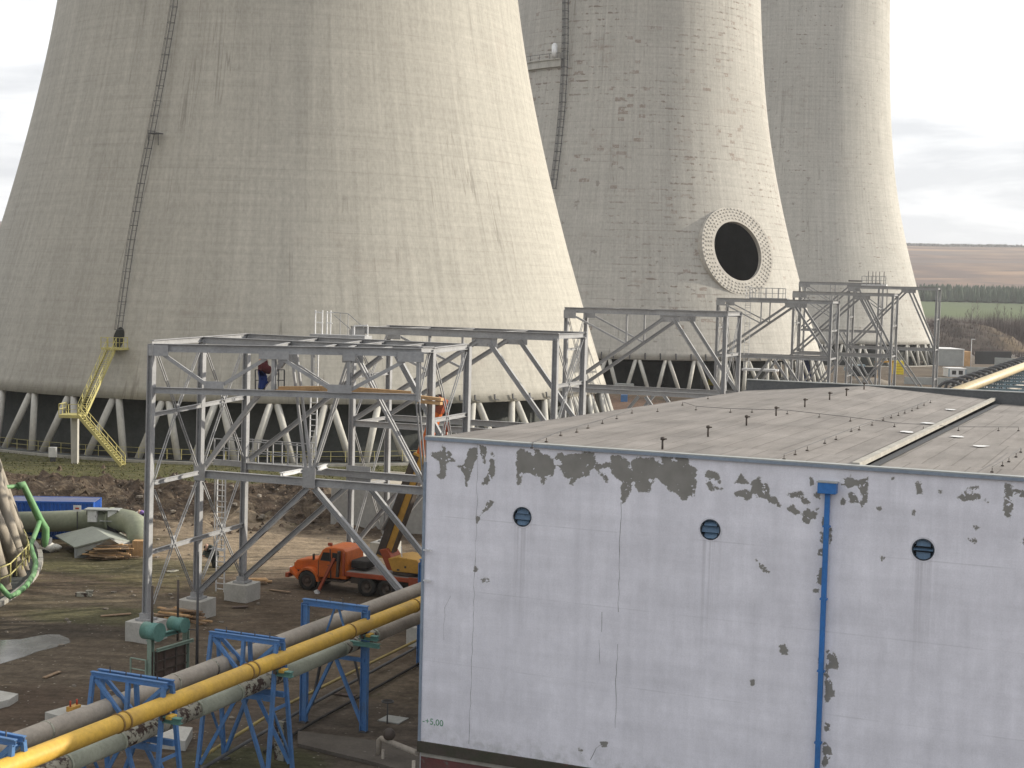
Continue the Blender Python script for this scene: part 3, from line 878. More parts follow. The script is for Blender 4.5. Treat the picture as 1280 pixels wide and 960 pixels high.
# roof vents along the ridge
def roof_hit(px, py):
    d = ray(px, py); t = 30.0
    while t < 140:
        q = EYE + d * t; w = q - C0
        if q.z < roof_z(w.dot(bu), max(0, w.dot(bv))): break
        t += .05
    w = q - C0
    return BW(w.dot(bu), w.dot(bv), roof_z(w.dot(bu), max(0, w.dot(bv))))
for px, py in ((828, 562), (885, 546), (933, 532), (970, 520), (1006, 509), (1037, 500), (1058, 495), (1080, 487)):
    q = roof_hit(px, py); b = MB()
    b.tube([q - ZZ * .05, q + ZZ * .36], .04, 10)
    b.tube([q + ZZ * .34, q + ZZ * .42, q + ZZ * .45], [.085, .085, .03], 10)
    b.beam(q + ZZ * .38, q + ZZ * .38 + bu * .15, .05, .05)
    b.build('roof_vent', 'crane_dark', bld)
# lightning wire holders and wires
clips = [(665,561),(683,553),(701,545),(721,541),(735,536),(753,530),(771,524),(790,517),(822,515),(838,500),(853,507),(870,513),(885,499),(913,516),(940,516),(984,518),(1024,522),(1063,527),(1090,532),(1118,534),(1154,538),(1198,539),(1248,539),(1273,539),
 (980,575),(994,569),(1009,564),(1031,555),(1045,550),(1064,540),(1074,538),(1104,526),(1114,523),(1123,520),(1131,517),(1140,514),(1147,511),(1155,507),(1163,504),(1240,591),(1253,583),(1261,578),(1270,572),(1276,566)]
for px, py in clips:
    q = roof_hit(px, py); b = MB()
    b.box(q + ZZ * .03, (.10, .10, .04), (bu, bv, ZZ)); b.beam(q + ZZ * .04, q + ZZ * .17, .022, .022)
    b.build('wire_holder', 'crane_dark', bld)
for seq in ([(853,507),(870,513),(913,516),(984,518),(1063,527),(1118,534),(1198,539),(1273,539)], [(980,575),(1031,555),(1074,538),(1114,523),(1147,511),(1163,504)], [(1240,591),(1261,578),(1276,566)], [(665,561),(701,545),(753,530),(790,517)]):
    b = MB(); b.tube([roof_hit(*q) + ZZ * .2 for q in seq], .012, 5); b.build('lightning_wire', 'steel_dark', bld)
for px, py in ((1187, 513), (1134, 541), (1197, 547), (1226, 559), (1158, 530)):
    q = roof_hit(px, py); b = MB()
    b.add([q + ZZ * .05 + bu * (.35 * math.cos(t) * random.uniform(.5, 1.2)) + bv * (.5 * math.sin(t) * random.uniform(.5, 1.1)) for t in [i * math.pi / 5 for i in range(10)]], [tuple(range(10))])
    b.build('patch', 'white', bld)
# round louvred vents in the front wall
collar_m = worn('vent_collar', (.70, .70, .76), (.58, .58, .63), 3, .8)
vdark = worn('vent_void', (.035, .05, .07), (.025, .03, .04), 3, .6)
vmat = worn('louvre_blue', (.12, .20, .30), (.07, .12, .19), 3, .5)
for n_, (px, py) in enumerate(VENTS):
    s, z = wall_st(px, py); c = BW(s, 0, z); R0 = .355
    vt = MB(); N = 32; vs = []; fs = []
    for r, d in ((R0 - .035, .24), (R0 - .035, -.025), (R0 + .002, -.012), (R0 + .002, .02)):
        for i in range(N):
            a = 2 * math.pi * i / N; vs.append(c + (bu * math.cos(a) + ZZ * math.sin(a)) * r + bv * d)
    fs = [(j * N + i, j * N + (i + 1) % N, (j + 1) * N + (i + 1) % N, (j + 1) * N + i) for j in range(3) for i in range(N)]
    fs.append(tuple(range(N)))
    vt.add(vs, fs)
    v = vt.build('round_vent', vdark, bld)
    cl_ = MB(); vs = []
    for r, d in ((R0 - .012, -.008), (R0 + .062, -.008), (R0 + .062, .02)):
        for i in range(N):
            a = 2 * math.pi * i / N; vs.append(c + (bu * math.cos(a) + ZZ * math.sin(a)) * r + bv * d)
    cl_.add(vs, [(j * N + i, j * N + (i + 1) % N, (j + 1) * N + (i + 1) % N, (j + 1) * N + i) for j in range(2) for i in range(N)])
    cl_.build('collar', collar_m, v)
    tilts = ([1.2, 1.25, 1.0], [.85, 1.1, .95], [1.35, .2, 1.35])[n_]
    for i, zz in enumerate((.21, 0, -.21)):
        hw = math.sqrt(max(.01, (R0 - .05) ** 2 - zz * zz)) if zz else R0 - .05
        a = tilts[i]
        dn = (ZZ * math.sin(a) + bv * math.cos(a))
        sl_ = MB(); sl_.box(c + ZZ * zz + bv * .07, (hw * 2, .225, .015), (bu, dn, bu.cross(dn)))
        sl_.build('louvre', vmat, v)
# hopper and downpipe
s0, z0 = wall_st(1036, 609); s1, _ = wall_st(1028, 800)
b = MB(); b.box(BW(s0, -.20, z0), (.60, .36, .36), (bu, bv, ZZ)); hop = b.build('rain_hopper', 'blue_pipe', bld, bevel=.02)
b = MB(); b.box(BW(s0, -.20, z0 + .195), (.66, .40, .03), (bu, bv, ZZ)); b.build('hopper_lid', 'grey_sheet', hop)
b = MB(); b.box(BW(s0, -.14, (z0 - .18 + 0) / 2 + .0), (.17, .15, z0 - .2), (bu, bv, ZZ)); dp = b.build('downpipe', 'blue_pipe', bld, bevel=.03)
for zz in (10.6, 8.2, 5.8, 3.4):
    b = MB(); b.box(BW(s0, -.12, zz), (.24, .20, .05), (bu, bv, ZZ)); b.build('pipe_clamp', 'blue_pipe', dp)
# joints and cracks in the render
def crack(pts, w, name='wall_crack'):
    b = MB(); q = [BW(*wall_st(*p)[:1], 0, wall_st(*p)[1]) - bv * .004 for p in pts]
    fine = []
    for a, c in zip(q[:-1], q[1:]):
        n = max(1, int((c - a).length / .25))
        for i in range(n): fine.append(a.lerp(c, i / n) + bu * random.uniform(-.028, .028))
    fine.append(q[-1])
    vs = []
    for p in fine:
        ww = w * random.uniform(.5, 1.3); vs += [p - bu * ww / 2, p + bu * ww / 2]
    b.add(vs, [(2 * i, 2 * i + 1, 2 * i + 3, 2 * i + 2) for i in range(len(fine) - 1)])
    b.build(name, 'crack', bld)
crack([(597, 552), (596, 640), (594, 690), (592, 770), (589, 850), (587, 908)], .012, 'wall_joint')
crack([(587, 906), (586, 930)], .022, 'wall_joint')
crack([(777, 628), (775, 655), (774, 690), (774, 730), (773, 765)], .02)
crack([(772, 805), (770, 850), (769, 910)], .018)
crack([(753, 765), (752, 790)], .02)
crack([(748, 800), (750, 830)], .015)
crack([(563, 745), (556, 760), (555, 800)], .012)
crack([(738, 950), (745, 935), (752, 930)], .02)
# level mark in green
cu = bpy.data.curves.new('level_mark', 'FONT'); cu.body = '-+5,00'; cu.size = .33; cu.materials.append(MAT['ink_green'])
tmp = bpy.data.objects.new('level_mark', cu); COL.objects.link(tmp)
dg = bpy.context.evaluated_depsgraph_get()
me = bpy.data.meshes.new_from_object(tmp.evaluated_get(dg)); bpy.data.objects.remove(tmp)
s, z = wall_st(528, 904); mm = Matrix((( bu.x, 0, -bv.x, 0), (bu.y, 0, -bv.y, 0), (0, 1, 0, 0), (0, 0, 0, 1)))
o = bpy.data.objects.new('level_mark', me); COL.objects.link(o); o.parent = bld
w = BW(max(s, .02), 0, z) - bv * .006 - bld.location
mm.translation = w; o.matrix_local = mm
# small ladder rungs by the corner, bolted to the wall
for px, py in ((535, 687), (535, 725)):
    s, z = wall_st(px, py); b = MB(); q = BW(s, 0, z)
    b.beam(q - bv * .0, q - bv * .16, .05, .05); b.beam(q - bv * .14 - bu * .12, q - bv * .14 + bu * .2, .05, .05)
    b.build('wall_bracket', 'steel_white', bld)
# ------------------------------------------------------------------ steel duct supports
TS = R_(21.5)
su = V((math.cos(TS), -math.sin(TS), 0)); sv = V((math.sin(TS), math.cos(TS), 0))
GRP = 'steel support frames for the flue duct'
class Steel:
    def __init__(s, label, loc, group=GRP):
        s.root = thing('duct_support', label, 'steel frame', loc, group)
    def I(s, p, q, w, h, name='beam', up=None, mat='steel'):
        w *= .78; h *= .82; b = MB(); b.ibeam(p, q, w, h, up); return b.build(name, mat, s.root)
    def pair(s, p, q, gap, size, name='brace', up=None, mat='steel'):
        size *= .8
        b = MB(); d, a, c = b.frame(V(p), V(q), up)
        for k in (-1, 1):
            b.beam(V(p) + a * k * gap / 2, V(q) + a * k * gap / 2, size, size, up)
        return b.build(name, mat, s.root)
    def rod(s, p, q, w, h=None, name='brace', up=None, mat='steel'):
        h = (h or w) * .75; w *= .75; b = MB(); b.beam(p, q, w, h, up); return b.build(name, mat, s.root)
    def leg(s, p, q, w=.33, mat='steel'):
        b = MB(); b.ibeam(p, q, w, w, su, t=.05); return b.build('leg', mat, s.root)
    def plate(s, c, w, h, d=su, t=.04):
        b = MB(); b.box(c, (w, t, h), (d, V((-d.y, d.x, 0)), ZZ)); return b.build('gusset_plate', 'steel', s.root)
    def foot(s, c, w=1.5, h=1.0):
        b = MB(); b.box(V((c.x, c.y, h / 2 - .15)), (w, w, h + .3), (su, sv, ZZ)); f = b.build('footing', 'footing', s.root, bevel=.03)
        b = MB(); b.box(V((c.x, c.y, h + .06)), (.8, .8, .1), (su, sv, ZZ)); b.box(V((c.x, c.y, h + .22)), (.5, .5, .3), (su, sv, ZZ)); b.build('base_plate', 'steel', f)

# --- nearest frame, measured member by member
LA, LB, LF = P(246, 748, 1.0), P(303, 728, 1.0), P(183, 775, 1.0)
RF = PY(526, 440, 73.0); fd = V((RF.x - LF.x, RF.y - LF.y, 0)).normalized()
sd_ = V((LB.x - LF.x, LB.y - LF.y, 0)).normalized()
a = lambda x, y: PL(x, y, LA, su)
bb_ = lambda x, y: PL(x, y, LB, su)
f_ = lambda x, y: PL(x, y, LF, fd)
sL = lambda x, y: PL(x, y, LF, sd_)
S1 = Steel('nearest steel frame with worker deck, on concrete blocks left of the painted hall', LA)
RAb = a(540, 437); RAb = V((RAb.x, RAb.y, 1.0)); RBb = bb_(585, 434); RBb = V((RBb.x, RBb.y, 1.0))
S1.leg(V((LF.x, LF.y, 1.1)), f_(190, 430)); S1.leg(V((LA.x, LA.y, 1.1)), a(253, 424)); S1.leg(V((LB.x, LB.y, 1.1)), bb_(309, 420))
S1.leg(RAb, a(540, 437)); S1.leg(RBb, bb_(585, 433))
for q in (LF, LA, LB, RAb, RBb): S1.foot(q)
# front girder
S1.I(f_(188, 434.5), f_(527, 440.5), .36, .50); S1.I(f_(193, 487.5), f_(523, 496.5), .30, .38)
for p, q in (((203, 442), (260, 482)), ((275, 483), (333, 448)), ((352, 448), (415, 487)), ((437, 488), (506, 451))):
    S1.rod(f_(*p), f_(*q), .20, .24, 'diagonal_brace')
for p, q in (((343, 445), (342, 487)), ((437, 446), (436, 489)), ((524, 444), (522.5, 502))): S1.I(f_(*p), f_(*q), .24, .26, 'post')
for p, w, h in (((268, 481), 1.0, .36), ((425, 486), 1.2, .42), ((199, 438), 1.0, .55), ((343, 444), 1.5, .4), ((514, 446), 1.3, .5), ((437, 446), .6, .4)): S1.plate(f_(*p) - V((fd.y * -.14, fd.x * .14, 0)) * 1, w, h, fd)
S1.pair(f_(522, 500), a(531, 606), .16, .09, 'diagonal_brace')
# main plane A
S1.I(a(253, 425), a(541, 438), .34, .45); S1.I(a(250, 592), a(537, 614), .34, .50)
S1.rod(a(254, 586), a(356, 450), .30, .32, 'diagonal_brace'); S1.pair(a(368, 443), a(386, 592), .30, .15, 'diagonal_brace')
S1.pair(a(438, 445), a(391, 592), .22, .15, 'diagonal_brace'); S1.pair(a(446, 445), a(531, 607), .28, .16, 'diagonal_brace')
S1.I(a(385, 610), LA + ZZ * .25, .34, .36, 'diagonal_brace'); S1.I(a(393, 610), RAb + ZZ * .2, .34, .36, 'diagonal_brace')
S1.plate(a(388, 597) - sv * .17, .75, 1.05); S1.plate(a(252, 590) - sv * .2, .7, .9); S1.plate(a(360, 445), 1.2, .8); S1.plate(a(441, 444), 1.2, .8)
S1.rod(a(362, 449), a(420, 487), .13, .13); 
# plane B
S1.I(bb_(309, 421), bb_(585, 434), .34, .45); S1.I(bb_(305, 582), bb_(583, 603), .34, .46)
S1.I(bb_(312, 574), bb_(477, 445), .28, .30, 'diagonal_brace'); S1.I(bb_(496, 444), bb_(578, 596), .28, .34, 'diagonal_brace')
S1.I(bb_(441, 602), LB + ZZ * .2, .30, .34, 'diagonal_brace'); S1.I(bb_(456, 602), RBb + ZZ * .2, .30, .34, 'diagonal_brace'); S1.plate(bb_(448, 596), 1.5, 1.2)
S1.I(bb_(391, 440), bb_(391, 488), .2, .2, 'post')
# left face
S1.I(f_(190, 430) + ZZ * .05, a(253, 424), .3, .36); S1.I(a(253, 424), bb_(309, 420), .3, .36)
for p, q in (((193, 518), (307, 496)), ((190, 604), (247, 591)), ((189, 690), (304, 656))): S1.I(sL(*p), sL(*q), .2, .26, 'tie_beam')
for seq in (((196, 441), (221, 512), (246, 583)), ((250, 436), (221, 512), (192, 600)), ((257, 436), (280, 502), (305, 577)), ((303, 438), (280, 502), (255, 577)),
            ((192, 612), (217, 677), (242, 740)), ((246, 602), (217, 677), (191, 755)), ((253, 602), (277, 662), (301, 719)), ((299, 598), (277, 662), (252, 724))):
    for p, q in zip(seq[:-1], seq[1:]): S1.pair(sL(*p), sL(*q), .12, .06, 'cross_brace', sd_)
for p in ((221, 512), (280, 502), (217, 677), (277, 662)): S1.plate(sL(*p), .5, .6, sd_)
# right face
rd = V((RBb.x - RAb.x, RBb.y - RAb.y, 0)).normalized()
r_ = lambda x, y: PL(x, y, RAb, rd)
S1.I(f_(526, 437), a(541, 437), .3, .34); S1.I(a(541, 438), bb_(584, 433), .3, .36); S1.I(r_(539, 526), r_(583, 518), .2, .26, 'tie_beam')
for p, q in (((543, 447), (558, 512)), ((558, 512), (569, 590)), ((582, 440), (560, 512)), ((560, 512), (541, 600))): S1.pair(r_(*p), r_(*q), .12, .06, 'cross_brace', rd)
S1.pair(r_(536, 442), f_(524, 492), .12, .06, 'cross_brace')
# cross ties on the roof of the frame
for x1, x2, x3 in ((343, 362, 396), (405, 420, 452), (437, 444, 480), (478, 490, 530)):
    y1 = 434.5 + (x1 - 188) * .0177 - 3; y2 = 425 + (x2 - 253) * .045; y3 = 421 + (x3 - 309) * .047
    S1.I(f_(x1, y1), a(x2, y2), .26, .24, 'tie_beam'); S1.I(a(x2, y2), bb_(x3, y3), .26, .24, 'tie_beam')
# short landing brackets at the lower level
S1.I(a(352, 593) - sv * .1, bb_(378, 588), .22, .26, 'tie_beam', mat='steel_white'); S1.I(a(398, 586), bb_(408, 582), .22, .26, 'tie_beam', mat='steel_white')
# walkway with railing behind plane B
w0, w1 = bb_(263, 578) + sv * .4, bb_(374, 588) + sv * .4
wk = MB(); wk.box((w0 + w1) / 2 + sv * .5, ((w1 - w0).length, 1.0, .12), (su, sv, ZZ)); wk.beam(w0 - sv * .02, w1 - sv * .02, .1, .32); wl = wk.build('walkway', 'steel', S1.root)
wk = MB(); rail_run(wk, [w0, w1], 1.35, 1.0, .035); wk.build('handrail', 'steel', wl)
wk = MB(); rail_run(wk, [w0 + sv, w1 + sv], 1.35, 1.0, .035); wk.build('handrail', 'steel', wl)
# ladders
def ladder(root, p, q, w, d, step=.32, name='ladder', mat='steel_white', r=.04):
    b = MB()
    for k in (-1, 1): b.beam(p + d * k * w / 2, q + d * k * w / 2, r * 1.6, r * 1.6)
    n = int((q - p).length / step)
    for i in range(n):
        c = p.lerp(q, (i + .5) / n); b.beam(c - d * w / 2, c + d * w / 2, r, r)
    return b.build(name, mat, root)
ladder(S1.root, bb_(377, 588) + sv * 1.2, bb_(381, 428) + sv * 1.2, .42, su)
lb = bb_(271, 590) + sv * .5
ladder(S1.root, V((lb.x, lb.y, .2)), lb, .55, su)
lb = bb_(258, 590) + sv * .9; b = MB()
for k in (0, .5): b.beam(lb + su * k - ZZ * 4.6, lb + su * k, .05, .05)
b.box(lb + su * .25 - ZZ * 4.6, (.9, .5, .05), (su, sv, ZZ)); b.build('hanging_cage', 'steel', S1.root)

# stair and landing on top
t0 = bb_(372, 420) + sv * 2.0
def atop(dx, dz): return t0 + su * dx + ZZ * dz
b = MB(); b.beam(atop(-.1, -.05), atop(3.4, -.05), .9, .28); b.build('roof_landing', 'steel', S1.root)
b = MB()
for x in (0.0, .45, .75, .98): b.beam(atop(x, 0), atop(x, 1.45 if x != .75 else 1.4), .055, .055)
b.beam(atop(-.05, 1.35), atop(.45, 1.3), .05, .05); b.beam(atop(.1, .75), atop(.5, .72), .05, .05); b.beam(atop(.75, 1.3), atop(1.15, 1.34), .05, .05); b.beam(atop(.75, .75), atop(1.1, .72), .05, .05)
b.build('handrail', 'steel_white', S1.root)
b = MB()
b.tube([atop(1.1, 1.35), atop(2.1, 1.3), atop(3.1, .55)], .022, 5); b.tube([atop(1.2, 1.2), atop(2.3, .4)], .022, 5)
for x, h in ((1.6, 1.3), (2.1, 1.3), (2.4, .6)): b.beam(atop(x, 0), atop(x, h), .035, .035)
b.build('stair_rail', 'steel', S1.root)
b = MB()
for x in (2.5, 3.35): b.beam(atop(x, -.1), atop(x, .62), .06, .06)
b.beam(atop(2.5, .62), atop(3.35, .68), .07, .07); b.build('handrail', 'steel_white', S1.root)
b = MB(); b.box(atop(2.9, .0) - sv * .1, (.95, .06, .26), (su, sv, ZZ)); b.build('toe_board', 'white', S1.root)

# scaffold deck of raw planks
zq = a(335, 486.5)
deck = thing('plank_deck', 'raw timber plank deck laid inside the nearest steel frame', 'plank deck', zq)
for p, q, w, dz in (((352, 487.5), (408, 487.5), .30, 0), ((357, 485.5), (416, 486.5), .28, .06), ((384, 488), (420, 489), .3, .0), ((440, 487), (523, 495), .3, .02), ((444, 486.5), (519, 493.5), .28, .08), ((528, 495), (559, 500), .34, .0), ((530, 498.5), (558, 502.5), .3, -.1), ((322, 488.2), (366, 488.6), .5, -.05)):
    b = MB(); b.beam(a(*p) - sv * .6 + ZZ * dz, a(*q) - sv * .6 + ZZ * (dz + .06), w, .15); b.build('plank', 'wood', deck, bevel=.008)
rl = MB()
g0 = lambda x, y: a(x, y) - sv * .3
for x in (323, 331, 352, 359): rl.beam(g0(x, 487), g0(x, 462), .055, .055)
rl.beam(g0(323, 462), g0(331, 462), .05, .05); rl.beam(g0(346, 462), g0(359, 462), .05, .05); rl.beam(g0(323, 475), g0(333, 475), .045, .045); rl.beam(g0(348, 475), g0(359, 475), .045, .045)
rl.build('guard_rail', 'steel_dark', deck)

# --- the frames behind, one kind built to measure
def portal(label, O, zt, zl, W=13.75, D=5.2, lower=True, left_leg=True, mid_tie=True, top_node=.66, ground=0.9, extra=False):
    s = Steel(label, V((O[0], O[1], 0)))
    X = lambda u_, v_, z: V((O[0], O[1], 0)) + su * u_ + sv * v_ + ZZ * z
    for vv in (0, D):
        for uu in (0, W):
            s.leg(X(uu, vv, ground), X(uu, vv, zt - .1)); s.foot(X(uu, vv, 0), 1.6, ground)
        s.I(X(-.2, vv, zt), X(W + .2, vv, zt), .34, .56); s.I(X(.1, vv, zl), X(W - .1, vv, zl), .30, .46)
        n = top_node * W
        s.I(X(n - .5, vv, zt - .45), X(.15, vv, zl + .25), .30, .34, 'diagonal_brace'); s.I(X(n + .3, vv, zt - .45), X(W - .1, vv, zl + .2), .30, .34, 'diagonal_brace')
        s.plate(X(n, vv - .02, zt - .45), 1.7, .6); s.plate(X(.35, vv - .2, zt - .35), 1.1, .7)
        g = .39 * W; zg = zl + .25 + (zt - .7 - zl) * (g / (n - .5))
        s.rod(X(.5, vv, zt - .4), X(g, vv, zg), .18, .2, 'diagonal_brace'); s.rod(X(g, vv, zg), X(g, vv, zt - .2), .2, .2, 'post')
        if lower:
            nb = .5 * W
            s.I(X(nb - .3, vv, zl - .3), X(.1, vv, ground + .3), .28, .32, 'diagonal_brace'); s.I(X(nb + .3, vv, zl - .3), X(W - .1, vv, ground + .3), .28, .32, 'diagonal_brace')
    for uu in (0, W):
        s.I(X(uu, 0, zt + .03), X(uu, D, zt + .03), .3, .36)
        zm = (zt + zl) / 2 - .5
        for z0, z1 in ((zl, zt), (ground, zl)):
            zm = (z0 + z1) / 2
            s.I(X(uu, .1, zm), X(uu, D - .1, zm), .2, .26, 'tie_beam')
            for p, q in (((0, z0), (D, z1)), ((D, z0), (0, z1))): s.pair(X(uu, p[0], p[1]), X(uu, q[0], q[1]), .12, .06, 'cross_brace', sv)
        s.I(X(uu, .1, zl), X(uu, D - .1, zl), .2, .26, 'tie_beam')
    for t in (.22, .45, .72):
        s.I(X(t * W, 0, zt + .1), X(t * W, D, zt + .1), .26, .24, 'tie_beam')
    return s, X
B2 = P(437, 690, 1.0)
s2, X2 = portal('second steel frame, right behind the frame with the worker deck', (B2.x, B2.y), 15.35, 9.35, top_node=.66)
s3, X3 = portal('steel frame standing before the round opening, behind the hall roof', (4.5, 126.0), 16.6, 9.85)
s4, X4 = portal('steel frame with small railed landing and caged ladder at the hall roof ridge', (25.0, 181.7), 17.7, 10.9)
s5, X5 = portal('steel frame with bare top directly right of the railed landing frame', (39.8, 211.0), 18.9, 10.3)
s6, X6 = portal('rightmost steel frame, in front of the farthest tower and dark forest', (54.4, 241.0), 20.2, 10.4)
s7, X7 = portal('hindmost steel frame, mostly hidden behind the rightmost frames', (50.6, 263.0), 20.9, 12.6)
# landing and caged ladder on the fourth frame
q = X4(4.0, 2.5, 17.95)
b = MB(); b.box(q + su * 1.8, (4.6, 1.6, .2), (su, sv, ZZ)); ld = b.build('landing', 'steel', s4.root)
b = MB(); rail_run(b, [q - su * .5 - sv * .8, q + su * 3.0 - sv * .8, q + su * 3.6 - sv * .8], 1.3, .7, .04); rail_run(b, [q - su * .5 + sv * .8, q + su * 3.6 + sv * .8], 1.3, .9, .04); b.build('handrail', 'steel', ld)
ladder(s4.root, X4(3.2, 2.4, 8.6), X4(3.2, 2.4, 19.4), .6, su, .45)
b = MB()
for i in range(9):
    z = 10.2 + i * 1.15
    b.tube([X4(3.2, 2.4, z) + su * (.4 * math.cos(t)) - sv * (.75 * math.sin(t)) for t in [math.pi * j / 6 for j in range(7)]], .03, 5)
b.build('safety_cage', 'steel', s4.root)
b = MB(); b.box(X4(5.0, 2.4, 9.2), (4.2, 2.0, .25), (su, sv, ZZ)); b.build('lower_landing', 'steel_white', s4.root)
# landing and posts on the sixth frame
q = X6(2.2, 2.5, 20.6)
b = MB(); b.box(q + su * 1.4, (4.0, 1.6, .25), (su, sv, ZZ)); ld = b.build('landing', 'steel_white', s6.root)
b = MB(); rail_run(b, [q - su * .5 - sv * .8, q + su * 3.3 - sv * .8], 1.4, .75, .05); b.build('handrail', 'steel', ld)
b = MB()
for x in (.4, 1.1, 1.6, 2.2, 2.9): b.beam(q + su * x, q + su * x + ZZ * 2.2, .09, .09)
b.box(q - su * 1.6 + ZZ * .6, (2.2, 1.0, .2), (su, sv, ZZ)); b.build('mast_post', 'steel_dark', ld)
for sX in (X6, X5):
    pass
# ------------------------------------------------------------------ pipes and trestles in front
MAT['pave'] = worn('old_paving', (.12, .105, .09), (.085, .073, .062), .9, .9, 0, .3, 6, c3=(.16, .145, .125), t3=.62)
yg0, yg1 = P(60, 939, 4.4), P(528, 753, 4.4)
pv = V((yg1.x - yg0.x, yg1.y - yg0.y, 0)).normalized(); pu = V((pv.y, -pv.x, 0))
def PP(d, t, z): return V((yg0.x, yg0.y, 0)) + pu * d + pv * t + ZZ * z
T0_, T1_ = -16.0, 46.0
gp = thing('gas_pipe', 'yellow gas pipe running diagonally over the blue trestles into the hall side', 'pipe', PP(0, 0, 4.4))
b = MB(); b.tube([PP(0, t, 4.4) for t in np.linspace(T0_, T1_, 16)], .285, 24); b.build('pipe_run', 'yellow_gas', gp)
for t in (3.1, 3.45, 10.2, 10.55, 17.4, 22.9):
    b = MB(); b.tube([PP(0, t - .035, 4.4), PP(0, t + .035, 4.4)], .315, 24); b.build('pipe_band', worn('band_brown', (.30, .19, .05), (.2, .12, .05), 3, .7) if t == 3.1 else bpy.data.materials['band_brown'], gp)
hp = thing('heating_pipe', 'pale green lagged pipe with peeling rusty stretches beneath the yellow pipe', 'pipe', PP(-.7, 0, 3.47))
segs = [(-16, -3.0, 'lag_green'), (-3, 1.6, 'lag_worn'), (1.6, 4.1, 'lag_green'), (4.1, 8.2, 'lag_worn'), (8.2, 10.6, 'lag_green'), (10.6, 13.6, 'lag_worn'), (13.6, 18.0, 'lag_green'), (18.0, 20.6, 'lag_worn'), (20.6, 46, 'lag_grey')]
for i, (t0_, t1_, mt) in enumerate(segs):
    b = MB(); b.tube([PP(-.7, t0_ + .01, 3.47), PP(-.7, t1_ - .01, 3.47)], .30 if mt != 'lag_worn' else .285, 24); o = b.build('lagging', mt, hp)
    if mt == 'lag_worn': o['label'] = 'peeling rust-flecked lagging'
    b = MB(); b.tube([PP(-.7, t0_ - .05, 3.47), PP(-.7, t0_ + .05, 3.47)], .315, 24); b.build('clamp_band', 'lag_green', hp)
sp = thing('steam_pipe', 'thick grey-brown lagged pipe inside the blue trestles, left of the yellow pipe', 'pipe', PP(-2.26, 0, 4.0))
b = MB(); b.tube([PP(-2.26, t, 4.0) for t in np.linspace(T0_, T1_, 10)], .32, 24); b.build('lagging', 'lag_grey', sp)
for t in (-4, 2.5, 9, 11.3, 15.5, 22, 28.5):
    b = MB(); b.tube([PP(-2.26, t - .04, 4.0), PP(-2.26, t + .04, 4.0)], .335, 24); b.build('clamp_band', 'lag_worn', sp)
TG = 'blue pipe trestles along the hall'
